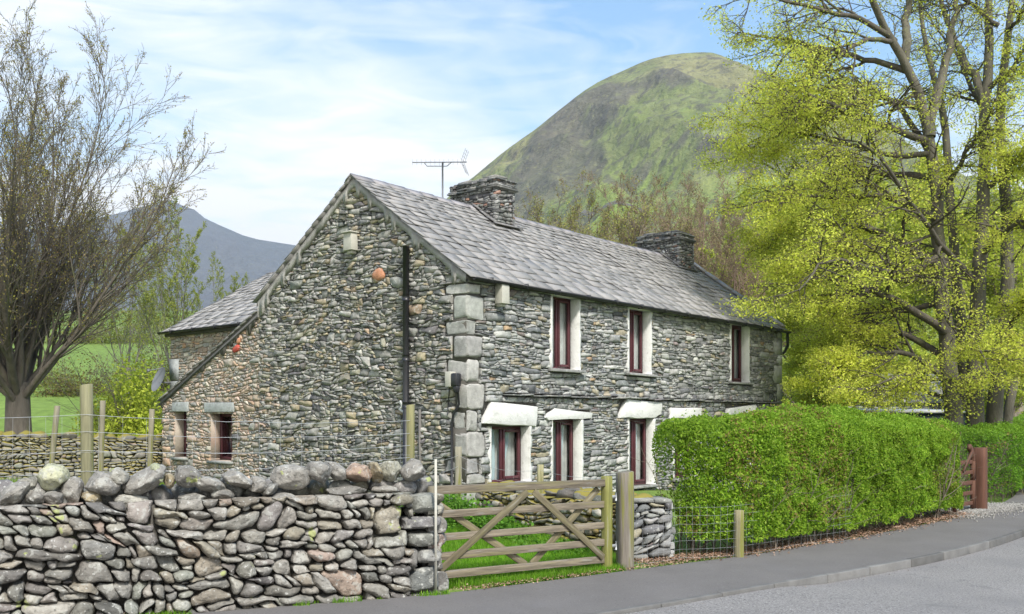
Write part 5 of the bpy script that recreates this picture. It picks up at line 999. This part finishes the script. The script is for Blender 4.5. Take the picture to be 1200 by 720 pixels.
for pts, ya, yb, r0 in limbs:
    Y_ = np.linspace(ya, yb, len(pts)); Q_, L = polyres([at(p[0], p[1], y) - BO for p, y in zip(pts, Y_)], 16); Q_[1:] += np.cumsum(rng.normal(0, .028, (16, 3)), 0); rad = r0 * (1 - .80 * np.linspace(0, 1, 17) ** .9); tubes(tr, Q_, rad, 8, col=(.09, .08, .065)); G1.append(Q_); R1.append(rad); L1.append(L)
G1 = np.stack(G1); R1 = np.stack(R1); L1 = np.array(L1); ns = len(stems_)
b1 = children(G1[ns:], R1[ns:], 15, .22, 1.0, .85, rng, .36, L1[ns:], .6); b2 = children(G1[:ns], R1[:ns], 12, .35, 1.0, .9, rng, .38, L1[:ns], .6)
b = [np.concatenate([x, y]) for x, y in zip(b1, b2)]; b[2] = np.clip(b[2], .7, 2.6)
B = level(*b[:3], 9, .13, -.010, rng, flat=.12); Rb = taper(np.clip(b[3], .016, .05), 9, .3); tubes(tr, B, Rb, 5, col=(.085, .075, .06))
c = children(B, Rb, 9, .15, 1.0, .85, rng, .46, b[2], .6); C_ = level(*c[:3], 6, .13, -.035, rng, flat=.12); Rc = taper(np.maximum(c[3], .009), 6, .4); tubes(tr, C_, Rc, 4, col=(.09, .075, .06))
d = children(C_, Rc, 4, .2, 1.0, .8, rng, .5, c[2], .6); D_ = level(*d[:3], 4, .12, -.06, rng, flat=.1); tubes(tr, D_, taper(np.full(len(d[2]), .0042), 4, .6), 3, col=(.10, .08, .06))
tr.build('trunk', M['bark'], be, smooth=True)
cr = MB(); zt = D_[:, :, 2].mean(1); xt = D_[:, :, 0].mean(1) + 12
wgt = np.clip(1.20 - zt / 11.5, .07, 1) + .45 * sstep(9.5, 7.0, xt) * sstep(12.5, 9, zt) * (1 + .6 * sstep(11, 6, xt)) * (.45 + .9 * sstep(.38, .58, fbm((D_.mean(1)) * [.45, .45, .9], 3, 9))) * (1 - .55 * sstep(10.3, 12, xt) * sstep(15, 12.5, xt))
wgt = wgt * np.where(D_[:, :, 1].mean(1) < -1.6, .38, 1.0); nl = 235000; idx = rng.choice(len(D_), nl, p=wgt / wgt.sum()); x = rng.random(nl) * 4; i = np.minimum(x.astype(int), 3); w = (x - i)[:, None]; P = D_[idx, i] * (1 - w) + D_[idx, i + 1] * w + rng.normal(0, 1, (nl, 3)) * [.15, .15, .06]; P[:, 2] -= np.abs(rng.normal(0, .06, nl))
leaves(cr, P, .064, rng, lcol(rng, nl, [(.58, .63, .085), (.66, .70, .13), (.48, .54, .07), (.50, .47, .10)], [4, 3, 3, 1], P=P, s=.8), up=.9, droop=.3); cr.build('crown', M['leaf'], be)

# ---------------------------------------------------------------- hedges
def hedge(name, label, path, wd, hts, n, seed, ls=.045, cols=None, ragged=0.0, base=.12):
    r = np.random.default_rng(seed); root = thing(name, label, 'hedge', (0, 0, 0)); P0 = smooth(resamp(np.array(path, float), 80), 6); d = np.r_[0, np.cumsum(np.linalg.norm(np.diff(P0, axis=0), axis=1))]; L = d[-1]
    T = norm(np.gradient(P0, axis=0)); Nn = np.stack([-T[:, 1], T[:, 0]], 1)  # towards the back
    def frame(s): i = np.clip(s, 0, L); p = np.stack([np.interp(i, d, P0[:, k]) for k in (0, 1)], 1); t = np.stack([np.interp(i, d, T[:, k]) for k in (0, 1)], 1); nn = np.stack([np.interp(i, d, Nn[:, k]) for k in (0, 1)], 1); return p, norm(t), norm(nn)
    def H(s): return np.interp(s / L, np.linspace(0, 1, len(hts)), hts)
    # superellipse cross-section, ends rounded in plan
    s = r.uniform(0, L, n); th = r.uniform(-.25, math.pi + .25, n); near_ = r.random(n) < .62; th = np.where(near_, r.uniform(math.pi * .42, math.pi * 1.08, n), th)
    endr = wd * .36; q = np.minimum(s, L - s); shrink = np.sqrt(np.clip(1 - (1 - np.clip(q / endr, 0, 1)) ** 2, .0, 1))
    cx_, sy_ = np.cos(th), np.sin(th); e = 2 / 4.0; a = np.sign(cx_) * np.abs(cx_) ** e * wd / 2 * (.30 + .70 * shrink); hz = H(s); z = np.sign(sy_) * np.abs(sy_) ** e * .5 * hz + .5 * hz
    low = r.random(n) < .42; z = np.where(low, r.uniform(base, 1, n) * hz * .93, z); a = np.where(low, -wd / 2 * (.30 + .70 * shrink) * (1 - .06 * np.abs(z / hz * 2 - 1) ** 3), a)
    bulge = (fbm(np.stack([s * 1.1, z * 1.3, a * 1.0], -1), 3, seed) - .5) * .46 + (fbm(np.stack([s * 5, z * 5, a * 5], -1), 2, seed + 1) - .5) * .22
    out = bulge - r.exponential(.055, n) * (1 + ragged * sstep(1.4, 0, s) * 2)
    cen = hz * .5; va = a / (wd / 2); vz = (z - cen) / cen; nlm = np.sqrt(va ** 2 + vz ** 2) + 1e-6; w = np.abs(vz) ** 3 / (np.abs(vz) ** 3 + np.abs(va) ** 3 + 1e-6)
    a = a + np.sign(va) * out * (1 - w); z = z + np.sign(vz) * out * w
    p, t, nn = frame(s); P = np.c_[p + nn * a[:, None], z]
    sprig = r.random(n) < .05; P[sprig, 2] += r.exponential(.035, sprig.sum()) * (z[sprig] > hz[sprig] * .8)
    foot = np.interp(fbm(np.stack([s * 1.4, s * 0, s * 0], -1), 3, seed + 5), [.3, .7], [.05, .40]) * (1 + .3 * ragged * sstep(2.2, 0, s))
    keep = (P[:, 2] > foot * r.uniform(.5, 1.3, n))
    if ragged: thin = (fbm(P * 2.6, 3, seed + 8) > .44 + .0 * s) | (r.random(n) > ragged * sstep(2.0, .1, s)); keep &= thin
    P = P[keep]; s = s[keep]; z = z[keep]; m = len(P)
    c = lcol(r, m, *(cols or ([(.20, .35, .024), (.27, .42, .035), (.13, .25, .02), (.33, .45, .06)], [4, 4, 3, 2])), P=P, s=1.6)
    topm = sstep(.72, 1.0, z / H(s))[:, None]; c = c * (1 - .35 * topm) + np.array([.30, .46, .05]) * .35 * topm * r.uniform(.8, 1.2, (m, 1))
    red = (fbm(P * 1.3, 3, seed + 4) > .62) & (r.random(m) < .25) & (z > .3); c[red] = np.array([.30, .24, .08]) * r.uniform(.7, 1.3, (red.sum(), 1))
    mb = MB(); leaves(mb, P, ls, r, c, up=.25); mb.build('foliage', M['leaf'], root)
    sb = MB(); k = int(L * 20); ss = r.uniform(.05, L - .05, k); p, t, nn = frame(ss); off = r.uniform(-.42, .3, k)[:, None] * wd; p3 = np.c_[p + nn * off, np.full(k, -.05)]; dd = np.c_[r.normal(0, .16, (k, 2)), np.ones(k)]
    Ls = H(ss) * r.uniform(.6, .9, k); A = level(p3, dd, Ls, 7, .10, .0, r); Ra = taper(r.uniform(.007, .016, k), 7, .3); sc = np.array([.20, .165, .13]); tubes(sb, A, Ra, 4, col=sc)
    b = children(A, Ra, 9, .05, .95, .8, r, .38, Ls, .6); tubes(sb, level(*b[:3], 4, .13, .02, r), taper(np.maximum(b[3], .003), 4, .5), 3, col=sc * .9); sb.build('stem', M['bark'], root)
    return root
hedge('clipped_hedge', 'long clipped bright green hedge along the footway in front of the cottage', [(2.05, 12.65), (3.1, 13.15), (5.0, 14.95), (6.5, 16.45), (7.98, 18.1)], 1.25, [1.72, 1.84, 1.84, 1.82, 1.78, 1.71, 1.60], 230000, 5, ragged=.72)
hedge('clipped_hedge', 'darker clipped green hedge beyond the brown gatepost at the right edge', [(7.8, 23.2), (9.3, 21.0), (10.6, 21.3), (12.2, 23.4), (15, 28.0), (19, 34)], 1.3, [1.75, 1.62, 1.62, 1.75, 1.9, 2.0], 110000, 6, ls=.05, cols=([(.13, .28, .025), (.18, .33, .03), (.09, .20, .02)], [3, 3, 2]))

# ---------------------------------------------------------------- grass, weeds, fallen leaves
def blades(name, label, pts, hmean, r, cols, wd=.006):
    n = len(pts); az = r.uniform(0, 6.283, n); h = hmean * r.uniform(.4, 1.5, n); ln = r.uniform(.05, .6, n) * h; u = np.stack([np.cos(az), np.sin(az), 0 * az], -1); v = np.stack([-np.sin(az), np.cos(az), 0 * az], -1); w = wd * r.uniform(.6, 1.4, n)[:, None]
    A = pts - v * w / 2; B_ = pts + v * w / 2; m = pts + u * (ln * .35)[:, None] + Z3 * (h * .6)[:, None]; T = pts + u * ln[:, None] + Z3 * h[:, None]
    V = np.stack([A, B_, m + v * w * .35, m - v * w * .35, T], 1).reshape(-1, 3); i = np.arange(n) * 5
    mb = MB(); mb.add(V, quads=np.stack([i, i + 1, i + 2, i + 3], -1), tris=np.stack([i + 3, i + 2, i + 4], -1), col=np.repeat(lcol(r, n, *cols, P=pts, s=1.5), 5, 0)); o = mb.build(name, M['leaf']); tag(o, label, 'grass', kind='stuff'); return o
r = np.random.default_rng(31); GC = ([(.17, .38, .022), (.23, .44, .03), (.13, .29, .02), (.32, .42, .09)], [4, 3, 3, 1])
def scatter(n, x0, x1, y0, y1, cond):
    P = np.stack([r.uniform(x0, x1, n), r.uniform(y0, y1, n)], 1); P = P[cond(P[:, 0], P[:, 1])]; return np.c_[P, gz(P[:, 0], P[:, 1])]
edge_y = lambda x: np.interp(x, E2[:, 0], E2[:, 1])
P = scatter(190000, -1.6, 1.35, 9.9, 15.4, lambda x, y: (y > edge_y(x) + .03 + .09 * fbm(np.stack([x * 6, y * 0, y * 0], -1), 3)) & (y < 15.05 - (x + .55) * 1.37 + .0 * x) & (y > 10.0 + .43 * (x + .7)))
P[:, 2] = np.maximum(P[:, 2], .0); blades('grass', 'bright green verge grass behind and under the timber gate', P, .075, r, GC)
P = scatter(90000, -14, -1.0, 10.3, 23.5, lambda x, y: (y > 10.6 + .43 * (x + .7)) & (y < 15.9 - .83 * (x + .75)) & (np.abs(x / y) < .62)); blades('field_grass', 'rough field grass between the roadside wall and the mossy wall', P, .11, r, ([(.16, .30, .03), (.22, .34, .04), (.28, .30, .10)], [3, 3, 1]), wd=.010)
P = np.array([-.72, 9.72]) + np.array([-.917, -.4])[None] * r.uniform(-.05, 7, 5200)[:, None] + np.array([.4, -.917])[None] * r.normal(.10, .022, 5200)[:, None]; k_ = fbm(np.c_[P * 1.7, P[:, 0] * 0], 3, 4) > .56; P = np.c_[P[k_], np.full(k_.sum(), .02)]
blades('verge_tufts', 'small tufts of grass at the foot of the roadside stone wall', P, .045, r, GC)
# leafy weeds at the foot of the garden wall
mb = MB(); n = 9000; s_ = r.random(n); a_ = np.array([-1.35, 14.6]); b_ = np.array([1.2, 12.55]); p = a_ + (b_ - a_) * s_[:, None] + np.stack([r.normal(-.12, .22, n) - .15, r.normal(-.1, .16, n)], 1); hm = (.34 * sstep(.75, .1, s_) + .10) * (.3 + 1.2 * fbm(np.stack([s_ * 9, s_ * 0, s_ * 0], -1), 3, 2)); z = gz(p[:, 0], p[:, 1]) + hm * r.random(n) ** .6
leaves(mb, np.c_[p, z], .055, r, lcol(r, n, [(.12, .28, .03), (.17, .34, .04), (.09, .2, .02)], P=np.c_[p, z], s=3), up=1.2, aspect=.8); tag(mb.build('weeds', M['leaf']), 'broad-leaved green weeds along the foot of the low mossy wall', 'weeds', kind='stuff')
mb = MB(); n = 14000; s_ = r.random(n); F_ = np.array([(1.5, 11.5), (2.0, 11.85), (2.98, 12.45), (5.1, 14.3), (8.0, 17.3), (8.3, 17.7)]); F_ = resamp(F_, 60); p = np.stack([np.interp(s_ * 59, np.arange(60), F_[:, k]) for k in (0, 1)], 1) + np.stack([-r.normal(-.10, .16, n), r.normal(.26, .15, n)], 1); P = np.c_[p, .028 + r.random(n) * .02]
leaves(mb, P, .034, r, lcol(r, n, [(.22, .12, .075), (.30, .19, .13), (.16, .10, .06), (.34, .24, .18)]), up=3, aspect=.7)
n = 1500; s_ = r.random(n); p = np.array([-.6, 9.85]) + (np.array([2.0, 11.75]) - np.array([-.6, 9.85])) * s_[:, None] + np.stack([r.normal(.03, .06, n), r.normal(-.01, .06, n)], 1); leaves(mb, np.c_[p, .03 + r.random(n) * .02], .024, r, lcol(r, n, [(.30, .19, .12), (.36, .27, .18), (.2, .12, .07)]), up=3, aspect=.7)
tag(mb.build('fallen_leaves', M['litter']), 'dry brown fallen leaves along the foot of the hedge and the gate', 'leaves', kind='stuff')
mb = MB(); n = 900; s_ = r.random(n); i = s_ * 259; p = np.stack([np.interp(i, np.arange(260), KE[:, k]) for k in (0, 1)], 1); p += np.stack([r.normal(.14, .05, n), r.normal(-.12, .05, n)], 1); p = p[(p[:, 1] > 6) & (p[:, 1] < 25)]; z = np.array([.02 - kdrop(q) for q in p]); leaves(mb, np.c_[p, z + .006], .02, r, lcol(r, len(p), [(.16, .12, .09), (.22, .2, .18), (.1, .09, .07)]), up=3); tag(mb.build('gutter_grit', M['litter']), 'grit and bits of dead leaf along the kerb', 'grit', kind='stuff')
